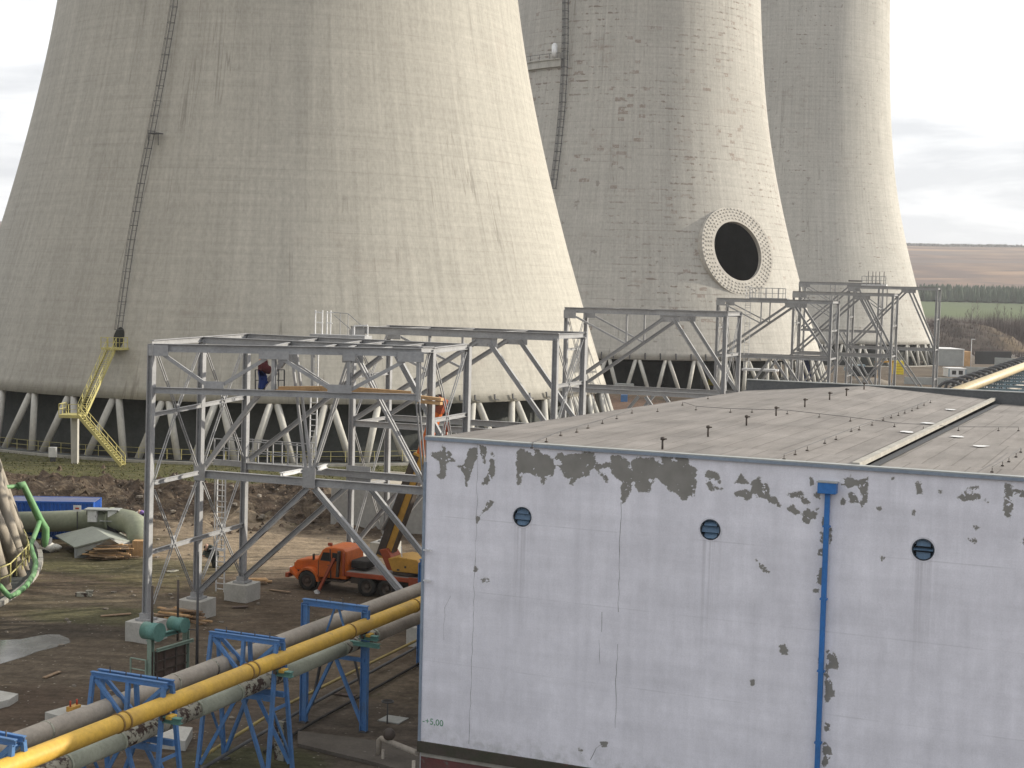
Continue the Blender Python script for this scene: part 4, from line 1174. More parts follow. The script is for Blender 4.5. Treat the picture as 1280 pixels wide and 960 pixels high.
def trestle(px, py, label, kind, z=5.05, dt=0.0):
    q = P(px, py, z); t = (q - PP(0, 0, 0)).dot(pv) + dt
    c = PP(-1.42, t, 0); W2 = 1.42
    root = thing('pipe_trestle', label, 'pipe trestle', c, TG)
    X = lambda d, v_, zz: c + pu * d + pv * v_ + ZZ * zz
    def bm_(p, q, w, h, name, mat='blue', I=False, up=None):
        m_ = MB(); (m_.ibeam if I else m_.beam)(p, q, w, h, up); return m_.build(name, mat, root)
    if kind == 'A':
        for s in (-1, 1):
            for v_ in (-1, 1): bm_(X(s * W2, v_ * .22, 5.0), X(s * (W2 + .1), v_ * .85, 0.1), .13, .13, 'leg', up=pv)
        for v_ in (-1, 1):
            bm_(X(-W2 - .1, v_ * .18, 5.05), X(W2 + .1, v_ * .18, 5.05), .13, .19, 'top_beam', I=True)
            bm_(X(-W2, v_ * .36, 3.0), X(W2, v_ * .36, 3.0), .12, .2, 'cross_beam')
            bm_(X(-W2 + .1, v_ * .2, 4.9), X(-.05, v_ * .3, 3.75), .11, .13, 'brace'); bm_(X(W2 - .1, v_ * .2, 4.9), X(.05, v_ * .3, 3.75), .11, .13, 'brace')
            bm_(X(0, v_ * .2, 4.95), X(0, v_ * .36, 3.05), .13, .13, 'post')
            bm_(X(-.1, v_ * .4, 2.95), X(-W2 - .0, v_ * .8, .3), .11, .13, 'brace'); bm_(X(.1, v_ * .4, 2.95), X(W2 + .0, v_ * .8, .3), .11, .13, 'brace')
        for s in (-1, 1):
            bm_(X(s * W2, -.5, 2.6), X(s * W2, .5, 2.6), .08, .1, 'tie')
            bm_(X(s * W2, -.45, 2.7), X(s * (W2 + .05), .75, .6), .07, .08, 'tie')
    else:
        for s in (-1, 1): bm_(X(s * W2, 0, 5.0), X(s * W2, 0, .05), .20, .30, 'leg', I=True, up=pu)
        bm_(X(-W2 - .1, 0, 5.05), X(W2 + .1, 0, 5.05), .22, .26, 'top_beam', I=True)
        bm_(X(-W2, 0, 2.95), X(W2, 0, 2.95), .12, .16, 'cross_beam')
        for s in (-1, 1):
            bm_(X(s * .06, 0, 2.9), X(s * (W2 - .05), 0, .25), .13, .13, 'brace')
            bm_(X(s * .1 , .12, 4.9), X(s * .45, .1, 3.9), .07, .07, 'brace')
            bm_(X(s * .75 , .3, 2.9), X(s * (W2 - .1), .5, .6), .09, .09, 'brace', 'steel_dark')
        bm_(X(-W2 - .2, -.16, 4.0 - .35), X(W2 + .75, -.16, 4.0 - .35), .16, .18, 'bracket_beam', 'teal', I=True)
    bm_(X(W2 - .1, -.3, 3.99), X(W2 + .75, -.3, 3.99), .22, .2, 'bracket', 'teal', I=True)
    m_ = MB(); m_.box(X(W2 + .36, -.28, 4.09), (.2, .36, .12), (pu, pv, ZZ)); m_.build('saddle', 'yellow_gas', root, bevel=.02)
    m_ = MB(); m_.box(X(W2 + .06, -.22, 4.06), (.10, .4, .26), (pu, pv, ZZ)); m_.build('saddle_plate', 'rust', root)
    for s in (-1, 1):
        m_ = MB()
        for v_ in ((-.85, .85) if kind == 'A' else (0,)):
            m_.box(X(s * (W2 + .1 if kind == 'A' else W2), v_, .02), (.34, .34, .06), (pu, pv, ZZ))
            m_.build('base_pad', 'steel_dark', root); m_ = MB()
    m_ = MB()
    for d in (-.9, -.25, .35, 1.0): m_.beam(X(d, 0, 5.1), X(d, 0, 5.1 + random.uniform(.08, .3)), .03, .03)
    m_.build('top_stub', 'steel_dark', root)
    return t
trestle(45, 930, 'blue trestle with only its top corner in view at the bottom left edge', 'A')
trestle(217, 856, 'blue splayed trestle beside the concrete slab, left of the sluice gate', 'A')
trestle(356, 803, 'blue splayed trestle with rusty-flecked pale pipe, right of the lamp pole', 'A')
trestle(462, 762, 'plain blue portal trestle standing in front of the crane truck', 'P')
trestle(526, 702, 'blue portal trestle half hidden at the corner of the painted hall', 'P')
# thin pipes along the ground
def run(name, pts, r, mat, label, cat, n=12, group=None):
    b = MB(); b.tube(pts, r, n); o = b.build(name, mat, None, V((pts[0].x, pts[0].y, 0))); return tag(o, label, cat, group)
run('thin_gas_pipe', [P(250, 948, .45), P(350, 885, .45), P(430, 845, .45), P(530, 796, .45), P(700, 720, .45)], .065, 'yellow_dull', 'thin yellow pipe near the ground running beside the dark pipe', 'pipe')
run('drain_pipe', [P(250, 962, .3), P(390, 880, .3), P(460, 842, .3), P(530, 804, .3), P(700, 725, .3)], .07, 'steel_dark', 'thin dark pipe on low stools next to the thin yellow pipe', 'pipe')
run('cable_pipe', [P(330, 940, .12), P(396, 900, .12), P(462, 864, .12), P(530, 826, .12), P(660, 765, .12)], .06, 'rubber', 'black ground pipe nearest to the painted hall corner', 'pipe')
# valve spindle, wall branch
q = P(484, 905); vs_ = thing('hand_valve', 'dark handwheel valve on a floor plate by the hall corner', 'valve', q)
b = MB(); b.tube([q, q + ZZ * .95], .03, 8); b.build('spindle', 'steel_dark', vs_)
b = MB(); b.tube([q + ZZ * .95 + V((.24 * math.cos(t), .24 * math.sin(t), 0)) for t in [i * math.pi / 10 for i in range(21)]], .03, 6); b.beam(q + ZZ * .95 - V((.24, 0, 0)), q + ZZ * .95 + V((.24, 0, 0)), .03, .03); b.build('handwheel', 'steel_dark', vs_)
b = MB(); b.box(q + V((.2, .6, .02)), (1.0, .9, .04), (bu, bv, ZZ)); b.build('floor_plate', 'grey_sheet', vs_)
q0 = P(474, 922, .8); q1 = PL(523, 927, C0, bu); q1 = V((C0.x, C0.y, .8)) - bu * .05 + bv * .0
br_ = thing('branch_pipe', 'short grey branch pipe with elbow standing against the hall corner', 'pipe', V((q0.x, q0.y, 0)))
b = MB(); b.tube([V((q0.x, q0.y, .1)), q0 - ZZ * .12, q0 + (q1 - q0) * .06, q0.lerp(q1, .95)], .11, 12); b.build('pipe_run', 'lag_grey', br_)
b = MB(); b.ball(q0.lerp(q1, .25) + ZZ * .28, .24, 8); b.build('valve_body', 'crane_dark', br_)
qq = q0.lerp(q1, .12); b = MB(); b.tube([V((qq.x, qq.y - .3, -.6)), V((qq.x, qq.y - .3, .5))], .06, 8); b.build('pipe_leg', 'lag_grey', br_)
qq = q0.lerp(q1, .9); b = MB(); b.tube([V((qq.x, qq.y - .7, -.6)), V((qq.x, qq.y - .7, .7))], .07, 8); b.build('pipe_leg', 'lag_grey', br_)

# sluice gate hoist
ga, gb_ = P(188, 852), P(232, 838); gd = V((gb_.x - ga.x, gb_.y - ga.y, 0)); GL = gd.length; gd.normalize(); gn = V((gd.y, -gd.x, 0))
sg = thing('sluice_gate', 'teal sluice gate hoist with two drums above a rusty ribbed gate leaf', 'sluice gate', ga)
G = lambda d, n, z: V((ga.x, ga.y, 0)) + gd * d + gn * n + ZZ * z
for d in (0, GL):
    b = MB(); b.ibeam(G(d, 0, 0), G(d, 0, 2.1), .24, .22, gd); b.build('frame_post', 'teal_pale', sg)
b = MB(); b.ibeam(G(-.1, -.1, 1.95), G(GL + .2, -.1, 1.95), .2, .2); b.build('head_beam', 'teal', sg)
b = MB(); b.ibeam(G(.15, .22, 1.42), G(GL + .25, .22, 1.42), .14, .14); b.build('guide_beam', 'teal_pale', sg)
b = MB(); b.box(G(GL / 2, .06, .68), (GL - .1, .06, 1.36), (gd, gn, ZZ)); leaf = b.build('gate_leaf', 'rust', sg)
for d in (.25, .33 * GL, .66 * GL, GL - .2):
    b = MB(); b.beam(G(d, .13, 0), G(d, .13, 1.36), .06, .1); b.build('rib', 'crane_dark', leaf)
for z in (.42, .85):
    b = MB(); b.beam(G(.1, .12, z), G(GL - .1, .12, z), .06, .07); b.build('rib', 'crane_dark', leaf)
for d, r in ((.12, .40), (GL * .78, .33)):
    b = MB(); b.tube([G(d + .0, -.45, 2.28), G(d, .36, 2.28)], r, 22); dr = b.build('gearbox', 'teal', sg)
    b = MB(); b.tube([G(d, .36, 2.28), G(d, .40, 2.28)], r * 1.06, 22); b.build('cover_flange', 'teal', dr)
    b = MB(); b.tube([G(d, -.05, 1.5), G(d, -.05, 4.35)], .055, 8); b.build('lifting_screw', 'crane_dark', sg)
b = MB(); rail_run(b, [G(-.2, -1.0, .0), G(-.2, -.1, .0)], 1.0, .8, .035); b.build('guard_rail', 'teal_pale', sg)
# lamp pole
q = P(246, 842); lp_ = thing('lamp_pole', 'slim dark pole rising beside the sluice gate', 'pole', q)
b = MB(); b.tube([q, q + ZZ * 5.7], [.075, .045], 10); b.build('pole', 'steel_dark', lp_)
b = MB(); b.box(q + ZZ * .03, (.5, .5, .06)); b.build('base_plate', 'steel_dark', lp_)
b = MB(); b.beam(q + ZZ * 2.05, q + ZZ * 2.05 - V((.7, -.1, 0)), .04, .04); b.build('arm', 'steel_dark', lp_)
q = P(154, 848); bo = MB(); bo.tube([q, q + ZZ * .35, q + ZZ * .38], [.11, .11, .06], 12); o = bo.build('bollard', 'crane_dark', None, q); tag(o, 'stubby black bollard left of the sluice gate railing', 'bollard')

# concrete slabs
def slab(pts, h, label, z0=0.0):
    b = MB(); q = [P(x, y, h) for x, y in pts]; b.extr([V((p.x, p.y, z0 - .2)) for p in q], ZZ * (h - z0 + .2))
    c = sum(q, V((0, 0, 0))) / len(q); o = b.build('concrete_slab', 'footing', None, V((c.x, c.y, 0)), bevel=.02); return tag(o, label, 'slab', 'loose concrete slabs')
slab([(56, 890), (92, 880), (135, 884), (118, 896), (104, 903)], .35, 'pale slab with small valve, beside the leftmost full blue trestle')
slab([(-14, 866), (0, 863), (23, 867), (12, 874), (-12, 880)], .3, 'pale slab cut by the left edge below the puddle')
slab([(188, 922), (208, 906), (241, 909), (232, 926)], .4, 'pale slab on the ground under the pipes between the trestles')
q = P(92, 888, .35); vb = thing('small_valve', 'small rusty valve set on the pale slab', 'valve', q)
b = MB(); b.box(q + ZZ * .1, (.55, .3, .2), (pv, pu, ZZ)); b.build('body', 'crane_yellow', vb)
b = MB(); b.tube([q + ZZ * .2 - pv * .2, q + ZZ * .45 - pv * .2], .04, 8); b.tube([q + ZZ * .2 + pv * .2, q + ZZ * .42 + pv * .2], .04, 8); b.build('stem', 'red', vb)
# lagged cover / pavement slab near corner
b = MB(); q = [P(372, 918), P(372, 934), P(470, 958), P(560, 985), P(560, 945), P(440, 926)]
b.extr([p + ZZ * .012 for p in q], ZZ * .14); struct(b.build('pavement', 'pave' if 'pave' in MAT else 'kerb'))
q = P(350, 950); pb = thing('meter_post', 'narrow white-flecked metal post at the foot of the splayed trestle', 'post', q)
b = MB(); b.box(q + ZZ * .75, (.42, .16, 1.5), (pu, pv, ZZ)); b.build('panel', 'lag_worn', pb); b = MB(); b.box(q + ZZ * .75 + pu * .27, (.1, .2, 1.55), (pu, pv, ZZ)); b.build('edge_post', 'steel_dark', pb)

# ------------------------------------------------------------------ green ring pipe by the left tower
gq = P(58, 690); gpz = thing('green_pipe', 'bright green bent pipe skirting the basin at the left edge', 'pipe', gq)
Yg = gq.y
up1 = PY(29, 606, Yg - 1.5); up2 = PY(50, 650, Yg - .6); up3 = PY(57, 661, Yg - .2); up4 = V((gq.x, gq.y, -.3))
b = MB(); b.tube([PY(-30, 612, Yg - 3.5), PY(0, 609.5, Yg - 2.5), PY(24, 607.5, Yg - 1.7)], .13, 14); b.build('upper_run', 'green', gpz)
b = MB(); b.tube([PY(22, 608, Yg - 1.8), up1, up2, up3, V((up3.x, up3.y, .9)) , up4], .25, 18); b.build('riser', 'green', gpz)
b = MB(); b.tube([V((up4.x, up4.y, -.1)), V((up4.x, up4.y, .95))], .36, 18); b.build('riser_foot', 'steel_dark', gpz)
b = MB(); b.tube([up2, PY(46, 662, Yg - 1.5), PY(38, 682, Yg - 4), P(41, 692, 1.3), P(45, 704, 1.2), P(42, 718, 1.1), P(33, 732, 1.0), P(22, 741, 1.0), P(13, 746, 1.0), P(8, 742, 1.1), P(0, 733, 1.6), P(-20, 720, 2.4)], .155, 16); b.build('ring_run', 'green', gpz)
q = P(60, 690); o = MB()
o.ball(q + ZZ * .3, .5, 8, (1.1, .8, .75)); o.ball(q + V((.45, .1, .3)), .36, 8, (1.2, .8, .6)); o.v = [p + V((mnoise.noise(p * 3), mnoise.noise(p * 3 + V((5, 0, 0))), mnoise.noise(p * 3 + V((0, 7, 0))))) * .09 for p in o.v]; bg = o.build('filled_bag', 'tarp', None, q); tag(bg, 'white filled bag lying at the foot of the green pipe', 'bag')
# yellow railing of the left tower
rr0 = Rz(RIM) + 2.4
lr = thing('basin_railing', 'short yellow railing between the brown leaning legs at the left edge', 'railing', P(12, 730))
pts = [P(-20, 745, .5), P(2, 722, .5), P(14, 713, .5), P(24, 700, .5), P(31, 692, .5), P(35, 700, .5)]
pts = [P(-15, 740, .6), P(13, 728, .6), P(28, 712, .6), P(36, 703, .6), P(33, 690, .6), P(27, 678, .6)]
for hgt in (1.1, .45):
    b = MB(); b.tube([p + ZZ * hgt for p in pts], .04, 6); b.build('rail', 'yellow', lr)
for a_, c_ in zip(pts[:-1], pts[1:]):
    for t in (0, .5):
        p = a_.lerp(c_, t); b = MB(); b.beam(p, p + ZZ * 1.1, .06, .06); b.build('post', 'yellow', lr)

# ------------------------------------------------------------------ container, big pipe, cabinets, shed
cq = P(117, 674); cx = V((math.cos(R_(4)), math.sin(R_(4)), 0)); cy = V((-math.sin(R_(4)), math.cos(R_(4)), 0))
ct = thing('shipping_container', 'blue corrugated shipping container behind the thick green-grey pipe', 'container', cq)
Cc = lambda l, d, z: V((cq.x, cq.y, 0)) - cx * l + cy * d + ZZ * z
CL, CW, CH = 6.06, 2.44, 2.6
def corr(p, q, z0, z1, n, out):
    L = (q - p).length; d = (q - p).normalized(); pts = []; N_ = int(L / .28)
    for i in range(N_):
        for f, o_ in ((0, 0), (.3, 0), (.42, -.08), (.88, -.08), (1.0, 0)):
            pts.append(p + d * (L * (i + f) / N_) + out * o_)
    b = MB(); vs = [x + ZZ * z0 for x in pts] + [x + ZZ * z1 for x in pts]; k = len(pts)
    b.add(vs, [(i, i + 1, k + i + 1, k + i) for i in range(k - 1)])
    return b
corr(Cc(0, 0, 0), Cc(CL, 0, 0), .12, CH - .08, 0, -cy).build('side_panel', 'blue_box', ct)
corr(Cc(0, CW, 0), Cc(0, 0, 0), .12, CH - .08, 0, cx).build('end_panel', 'blue_box', ct)
b = MB(); b.box(Cc(CL / 2, CW, CH / 2), (CL, .04, CH), (cx, cy, ZZ)); b.box(Cc(CL, CW / 2, CH / 2), (.04, CW, CH), (cx, cy, ZZ)); b.build('rear_panel', 'blue_box', ct)
MAT['box_roof'] = worn('container_roof', (.10, .13, .26), (.17, .17, .22), .7, .6, c3=(.06, .07, .12), t3=.6)
b = MB(); b.box(Cc(CL / 2, CW / 2, CH - .03), (CL - .06, CW - .06, .06), (cx, cy, ZZ)); b.build('roof_panel', 'box_roof', ct)
for d in (0.03, CW - .03):
    for z in (.08, CH - .05):
        b = MB(); b.beam(Cc(0, d, z), Cc(CL, d, z), .1, .14); b.build('side_rail', 'blue_box', ct)
for l in (0.05, CL - .05):
    for d in (.05, CW - .05):
        b = MB(); b.beam(Cc(l, d, 0), Cc(l, d, CH), .14, .14); b.build('corner_post', 'blue_box', ct)
# sign on a post before it
q = P(96.5, 682); sgn = thing('notice_board', 'small white notice board with red mark in front of the blue container', 'sign', q)
qs = PY(96.5, 635.5, q.y)
b = MB(); b.box(qs, (.52, .03, .42)); b.build('board', 'white', sgn); b = MB(); b.box(qs + V((0, -.02, 0)), (.26, .01, .12)); b.build('printed_mark', 'red', sgn)
b = MB(); b.beam(q, qs - ZZ * .2 + V((0, .03, 0)), .06, .06); b.build('post', 'steel_dark', sgn)
# big pipe
Y0 = 101.3
bp = thing('cooling_water_pipe', 'thick green-grey water pipe bending into the ground by the timber heaps', 'pipe', P(100, 668))
c_ = lambda x, y, Y: PY(x, y, Y)
b = MB(); b.tube([c_(-60, 655, Y0 + 1), c_(0, 653, Y0 + .5), c_(60, 652, Y0), c_(110, 650, Y0 - .3), c_(140, 650, Y0 - .6)], .72, 28); b.build('pipe_run', 'green_dull', bp)
elb = [c_(139, 650, Y0 - .6), c_(152, 650.5, Y0 - .9), c_(162, 652.5, Y0 - 1.5), c_(169.5, 657, Y0 - 2.2), c_(173, 664, Y0 - 2.8), c_(174, 672, Y0 - 3.2), c_(174, 684, Y0 - 3.4)]
b = MB(); b.tube(elb, .80, 28); b.build('elbow', 'green_dull', bp)
b = MB(); b.tube([c_(138, 650, Y0 - .6), c_(141, 650, Y0 - .65)], .88, 28); b.build('flange', 'green_dull', bp)
# cabinets under a canopy
q = P(120, 668); cb = thing('switch_cabinet', 'two pale cabinets under a flat canopy astride the thick pipe', 'cabinet', q)
Yc = Y0 - 1.2
b = MB(); b.box(PY(129, 636.5, Yc + .2), (2.35, 1.0, .08)); b.build('canopy', 'grey_sheet', cb)
for x, y, w, h in ((116, 645, .62, .78), (141, 641.5, .6, .5)):
    b = MB(); b.box(PY(x, y, Yc), (w, .4, h)); k_ = b.build('cabinet_box', 'white', cb, bevel=.015); b = MB(); b.box(PY(x, y, Yc) + V((w * .38, -.205, 0)), (.03, .02, .12)); b.build('handle', 'steel_dark', k_)
for x in (109, 131, 148):
    t_ = PY(x, 636.5, Yc + .35); b = MB(); b.beam(V((t_.x, t_.y, 0)), t_, .07, .07); b.build('post', 'steel_dark', cb)
b = MB(); b.box(PY(140, 651, Yc - .1), (1.6, .5, .06)); b.build('shelf', 'grey_sheet', cb)
b = MB(); b.box(PY(142, 657, Yc + .05), (.75, .5, 1.0)); b.build('machine_box', 'grey_dark', cb)
# low shed
sh = thing('low_shed', 'low grey gabled shed roof close to the ground among timber heaps', 'shed', P(92, 694))
A_, B_, C_, D_ = P(69, 669, .75), P(115, 658, 1.5), P(138, 672, 1.5), P(93, 684, .75)
E_ = P(169, 677, .75)
b = MB(); b.extr([A_, D_, C_, B_], ZZ * -.07); b.build('roof_slope', 'shed_roof', sh)
F_ = P(148, 664, .75)
b = MB(); b.extr([B_, C_, E_, F_], ZZ * -.07); b.build('roof_slope', 'shed_roof', sh)
b = MB(); b.extr([D_ - ZZ * .08, C_ - ZZ * .09, E_ - ZZ * .08, V((E_.x, E_.y, 0)), V((D_.x, D_.y, 0))], V((-.02, .12, 0))); b.build('gable_wall', 'grey_sheet', sh)
# timber heaps and crates
def heap(px, py, n, L, spread, hgt, label, dirn=None, mat='wood_old'):
    q = P(px, py); root = thing('timber_heap', label, 'timber heap', q, 'heaps of old timber')
    for i in range(n):
        z = .05 + hgt * (i / n) ** 1.2
        ang = (dirn if dirn is not None else 0) + random.uniform(-.35, .35)
        d = V((math.cos(ang), math.sin(ang), random.uniform(-.05, .05))); c = q + V((random.uniform(-spread, spread) * (1 - .6 * i / n), random.uniform(-.5, .6), z))
        l = L * random.uniform(.55, 1.0)
        b = MB(); b.beam(c - d * l / 2, c + d * l / 2, random.uniform(.14, .26), random.uniform(.04, .09)); b.build('board', random.choice([mat, mat, 'wood']), root)
heap(134, 699, 34, 2.6, .9, .85, 'heap of broken boards in front of the low shed')
heap(222, 776, 24, 2.4, 1.0, .55, 'heap of boards on the ground between two frame footings', -.3)
heap(318, 730, 8, 1.8, .5, .3, 'few boards lying behind the third footing block', .2)
for x, y, w, h, lab in ((177, 694, 1.05, 1.0, 'wooden crate standing by the bent thick pipe'), (154, 668, 1.2, .55, 'small timber box lying behind the shed roof ridge'), (163, 694, .35, .75, 'grey tilted board box next to the wooden crate')):
    q = P(x, y); cr = thing('wooden_crate', lab, 'crate', q, 'wooden crates by the shed')
    b = MB(); b.box(q + ZZ * (h / 2 + (.9 if x == 154 else 0)), (w, .8, h)); b.build('crate_body', 'wood' if x != 163 else 'wood_old', cr, bevel=.01)
    for k_ in range(4):
        b = MB(); b.box(q + V(((k_ - 1.5) * w / 4, -.42, h / 2 + (.9 if x == 154 else 0))), (w / 4 - .03, .03, h + .03)); b.build('slat', 'wood', cr)
q = P(177, 675); o = MB(); o.box(q + ZZ * .45, (1.0, .8, .5)); o = o.build('timber_block', 'wood', None, q, bevel=.01); tag(o, 'pale square timber block between crate and bent pipe', 'timber block')
q = P(105, 745); o = MB(); o.box(q + ZZ * .1, (.9, .4, .2)); o.box(q + V((.3, .1, .26)), (.4, .3, .12)); o = o.build('scrap_piece', 'lag_worn', None, q); tag(o, 'dark and white scrap piece lying alone on the mud', 'scrap')
# flat concrete tank wall behind the truck
q0, q1 = P(413, 658), P(413, 606, 3.1)
tk = thing('concrete_tank', 'low pale concrete tank behind the crane truck', 'tank', q0)
b = MB(); b.box(V((q0.x, q0.y, 0)) + su * 7 + sv * 5 + ZZ * 1.45, (14, 10, 3.3), (su, sv, ZZ)); b.build('tank_body', worn('tank_concrete', (.33, .33, .325), (.28, .28, .275), .4, .85, 0, .2, 4), tk, bevel=.03)
b = MB(); b.box(V((q0.x, q0.y, 0)) + su * 7 + sv * 5 + ZZ * 3.13, (14.1, 10.1, .06), (su, sv, ZZ)); b.build('tank_cover', worn('tank_cover', (.42, .38, .31), (.35, .31, .25), .5, .9), tk)
# ------------------------------------------------------------------ crane truck
wf = P(385, 737); tx = -su; ty = -sv
tk_ = thing('crane_truck', 'orange bonneted crane truck with raised telescopic boom, parked behind the steel frame', 'crane truck', wf)
TW = lambda x, y, z: V((wf.x, wf.y, 0)) + tx * x + ty * (y - 1.0) + ZZ * z     # y=0 centre line, near side at y=+1
AX = (tx, ty, ZZ)
def tbox(c, s, name, mat, par=None, bev=.03, ax=AX):
    b = MB(); b.box(TW(*c), s, ax); return b.build(name, mat, par or tk_, bevel=bev)
def tprof(poly, y0, y1, name, mat, par=None, bev=.05):
    b = MB(); b.extr([TW(x, y0, z) for x, z in poly], ty * (y1 - y0)); return b.build(name, mat, par or tk_, bevel=bev)
cab = tprof([(-.60, .95), (-.62, 1.86), (-.98, 2.50), (-1.2, 2.66), (-1.7, 2.70), (-2.35, 2.66), (-2.55, 2.50), (-2.62, 1.8), (-2.62, .85), (-.8, .85)], -1.12, 1.12, 'cab', 'orange', None, .10)
tprof([(1.22, 1.05), (1.22, 1.45), (1.0, 1.66), (.3, 1.80), (-.62, 1.88), (-.62, 1.0)], -.62, .62, 'bonnet', 'orange', None, .12)
for s in (-1, 1):
    arc = [(.78 * math.cos(t), .56 + .80 * math.sin(t)) for t in [math.pi * i / 10 for i in range(11)]]
    inn = [(.62 * math.cos(t), .56 + .64 * math.sin(t)) for t in [math.pi * i / 10 for i in range(10, -1, -1)]]
    tprof([(1.2, 1.0), (1.2, 1.28)] + [p for p in arc[1:]] + inn, s * .60, s * 1.16, 'mudguard', 'orange', None, .03)
tbox((1.38, 0, .78), (.22, 2.3, .28), 'bumper', 'orange_red')
b = MB()
b.box(TW(1.235, 0, 1.2), (.03, 1.0, .5), AX); b.build('radiator_grille', 'crane_dark', tk_)
for s in (-1, 1):
    b = MB(); b.tube([TW(1.16, s * .88, 1.16), TW(1.30, s * .88, 1.16)], .13, 14); b.build('headlight', 'white', tk_)
# glazing
b = MB(); b.extr([TW(-.86, 1.125, 1.86), TW(-1.05, 1.125, 2.36), TW(-1.55, 1.125, 2.38), TW(-1.55, 1.125, 1.86)], ty * .012); b.build('side_window', 'glass', cab)
b = MB(); b.extr([TW(-1.66, 1.125, 1.9), TW(-1.66, 1.125, 2.38), TW(-2.1, 1.125, 2.38), TW(-2.1, 1.125, 1.9)], ty * .012); b.build('side_window', 'glass', cab)
n_ = V((0, 0, 0)); b = MB(); wd = (tx * .64 + ZZ * .36).normalized()
b.extr([TW(-.655, -.95, 1.94), TW(-.655, .95, 1.94), TW(-.95, .9, 2.46), TW(-.95, -.9, 2.46)], wd * .02); b.build('windscreen', 'glass', cab)
tbox((-1.58, 1.13, 1.5), (.03, .02, 1.2), 'door_seam', 'crane_dark', cab, 0); tbox((-.75, 1.13, 1.4), (.03, .02, .9), 'door_seam', 'crane_dark', cab, 0)
tbox((-1.45, 1.15, 1.62), (.18, .04, .04), 'door_handle', 'crane_dark', cab, 0)
tbox((-1.2, .55, 2.76), (.22, .22, .18), 'beacon', 'orange_red', cab)
tbox((-1.75, 0, .70), (1.3, 2.1, .12), 'running_board', 'crane_dark')
b = MB(); b.beam(TW(-.75, 1.1, 2.2), TW(-.6, 1.45, 2.2), .03, .03); b.box(TW(-.6, 1.45, 2.1), (.05, .2, .36), AX); b.build('mirror', 'crane_dark', cab)
# chassis
tbox((-4.4, 0, .82), (8.0, .9, .34), 'chassis_frame', 'crane_dark')
tbox((-5.7, 0, 1.22), (6.2, 2.45, .26), 'deck', 'orange_red', None, .03)
MAT['deck_top'] = worn('deck_plate', (.26, .24, .22), (.2, .18, .17), 1.2, .7)
tbox((-5.7, 0, 1.36), (6.1, 2.35, .03), 'deck_plate', 'deck_top', None, 0)
tbox((-7.8, 1.18, 1.0), (2.2, .1, .8), 'side_skirt', 'orange_red')
tbox((-3.3, .7, .95), (.9, .7, .55), 'tool_box', 'crane_dark')
tbox((-3.25, 0, 1.75), (1.1, 1.6, .5), 'spare_wheel_rack', 'rubber', None, .15)
def wheel(x, y, r=.57, w=.36):
    b = MB(); prof = [(r * .62, -w / 2), (r * .93, -w / 2), (r, -w * .32), (r, w * .32), (r * .93, w / 2), (r * .62, w / 2)]; n = 28
    def lathe(prof_, closed=False):
        vs = []; fs = []
        for rr, yy in prof_:
            for i in range(n):
                t = 2 * math.pi * i / n; vs.append(TW(x + rr * math.cos(t), y + yy, r + rr * math.sin(t)))
        m_ = len(prof_)
        for j in range(m_ - 1):
            for i in range(n): fs.append((j * n + i, j * n + (i + 1) % n, (j + 1) * n + (i + 1) % n, (j + 1) * n + i))
        return vs, fs
    b.add(*lathe(prof), True); 
    for i in range(n):
        t = 2 * math.pi * i / n; d = (tx * math.cos(t) + ZZ * math.sin(t)); e = (-tx * math.sin(t) + ZZ * math.cos(t))
        b.box(TW(x, y, r) + d * r, (.05, w * .7, .06), (d, ty, e))
    ty_ = b.build('tyre', 'rubber', None, link=False)
    root = bpy.data.objects.new('wheel', None); COL.objects.link(root); root.parent = tk_; root.location = TW(x, y, r) - tk_.location
    b2 = MB(); s = 1 if y > 0 else -1
    b2.add(*lathe([(r * .63, s * w * .3), (r * .5, s * w * .25), (r * .3, s * w * .05), (r * .26, s * w * .35), (r * .1, s * w * .45), (.001, s * w * .45)]), False)
    rim = b2.build('rim', 'rust' if x > -1 else 'crane_dark', root)
    ty_.data.transform(Matrix.Translation(-(TW(x, y, r)))); COL.objects.link(ty_); ty_.parent = root
for x in (0, -3.95, -5.27):
    for s in (-1, 1): wheel(x, s * 1.0)
for s in (-1, 1):
    tprof([(-3.2, 1.08), (-3.2, 1.18), (-6.05, 1.18), (-6.05, 1.08)], s * .8, s * 1.22, 'wheel_cover', 'orange_red', None, .02)
# outriggers
def trod(p, q, w, h, name, mat, par=None):
    b = MB(); b.beam(TW(*p), TW(*q), w, h, ty); return b.build(name, mat, par or tk_, bevel=.015)
o_ = trod((-1.9, 1.3, 2.1), (-1.15, 1.75, .22), .16, .2, 'outrigger', 'orange_red'); trod((-1.1, 1.75, .12), (-.95, 1.75, .03), .3, .3, 'outrigger_foot', 'white', o_)
trod((-2.2, 1.28, 2.55), (-2.1, 1.28, 1.0), .14, .22, 'outrigger_arm', 'crane_dark'); trod((-2.45, 1.2, 2.45), (-2.5, 1.25, 1.1), .1, .16, 'hydraulic_ram', 'orange_red'); trod((-1.55, 1.2, 2.6), (-1.7, 1.35, .9), .06, .06, 'lever_rod', 'crane_dark')
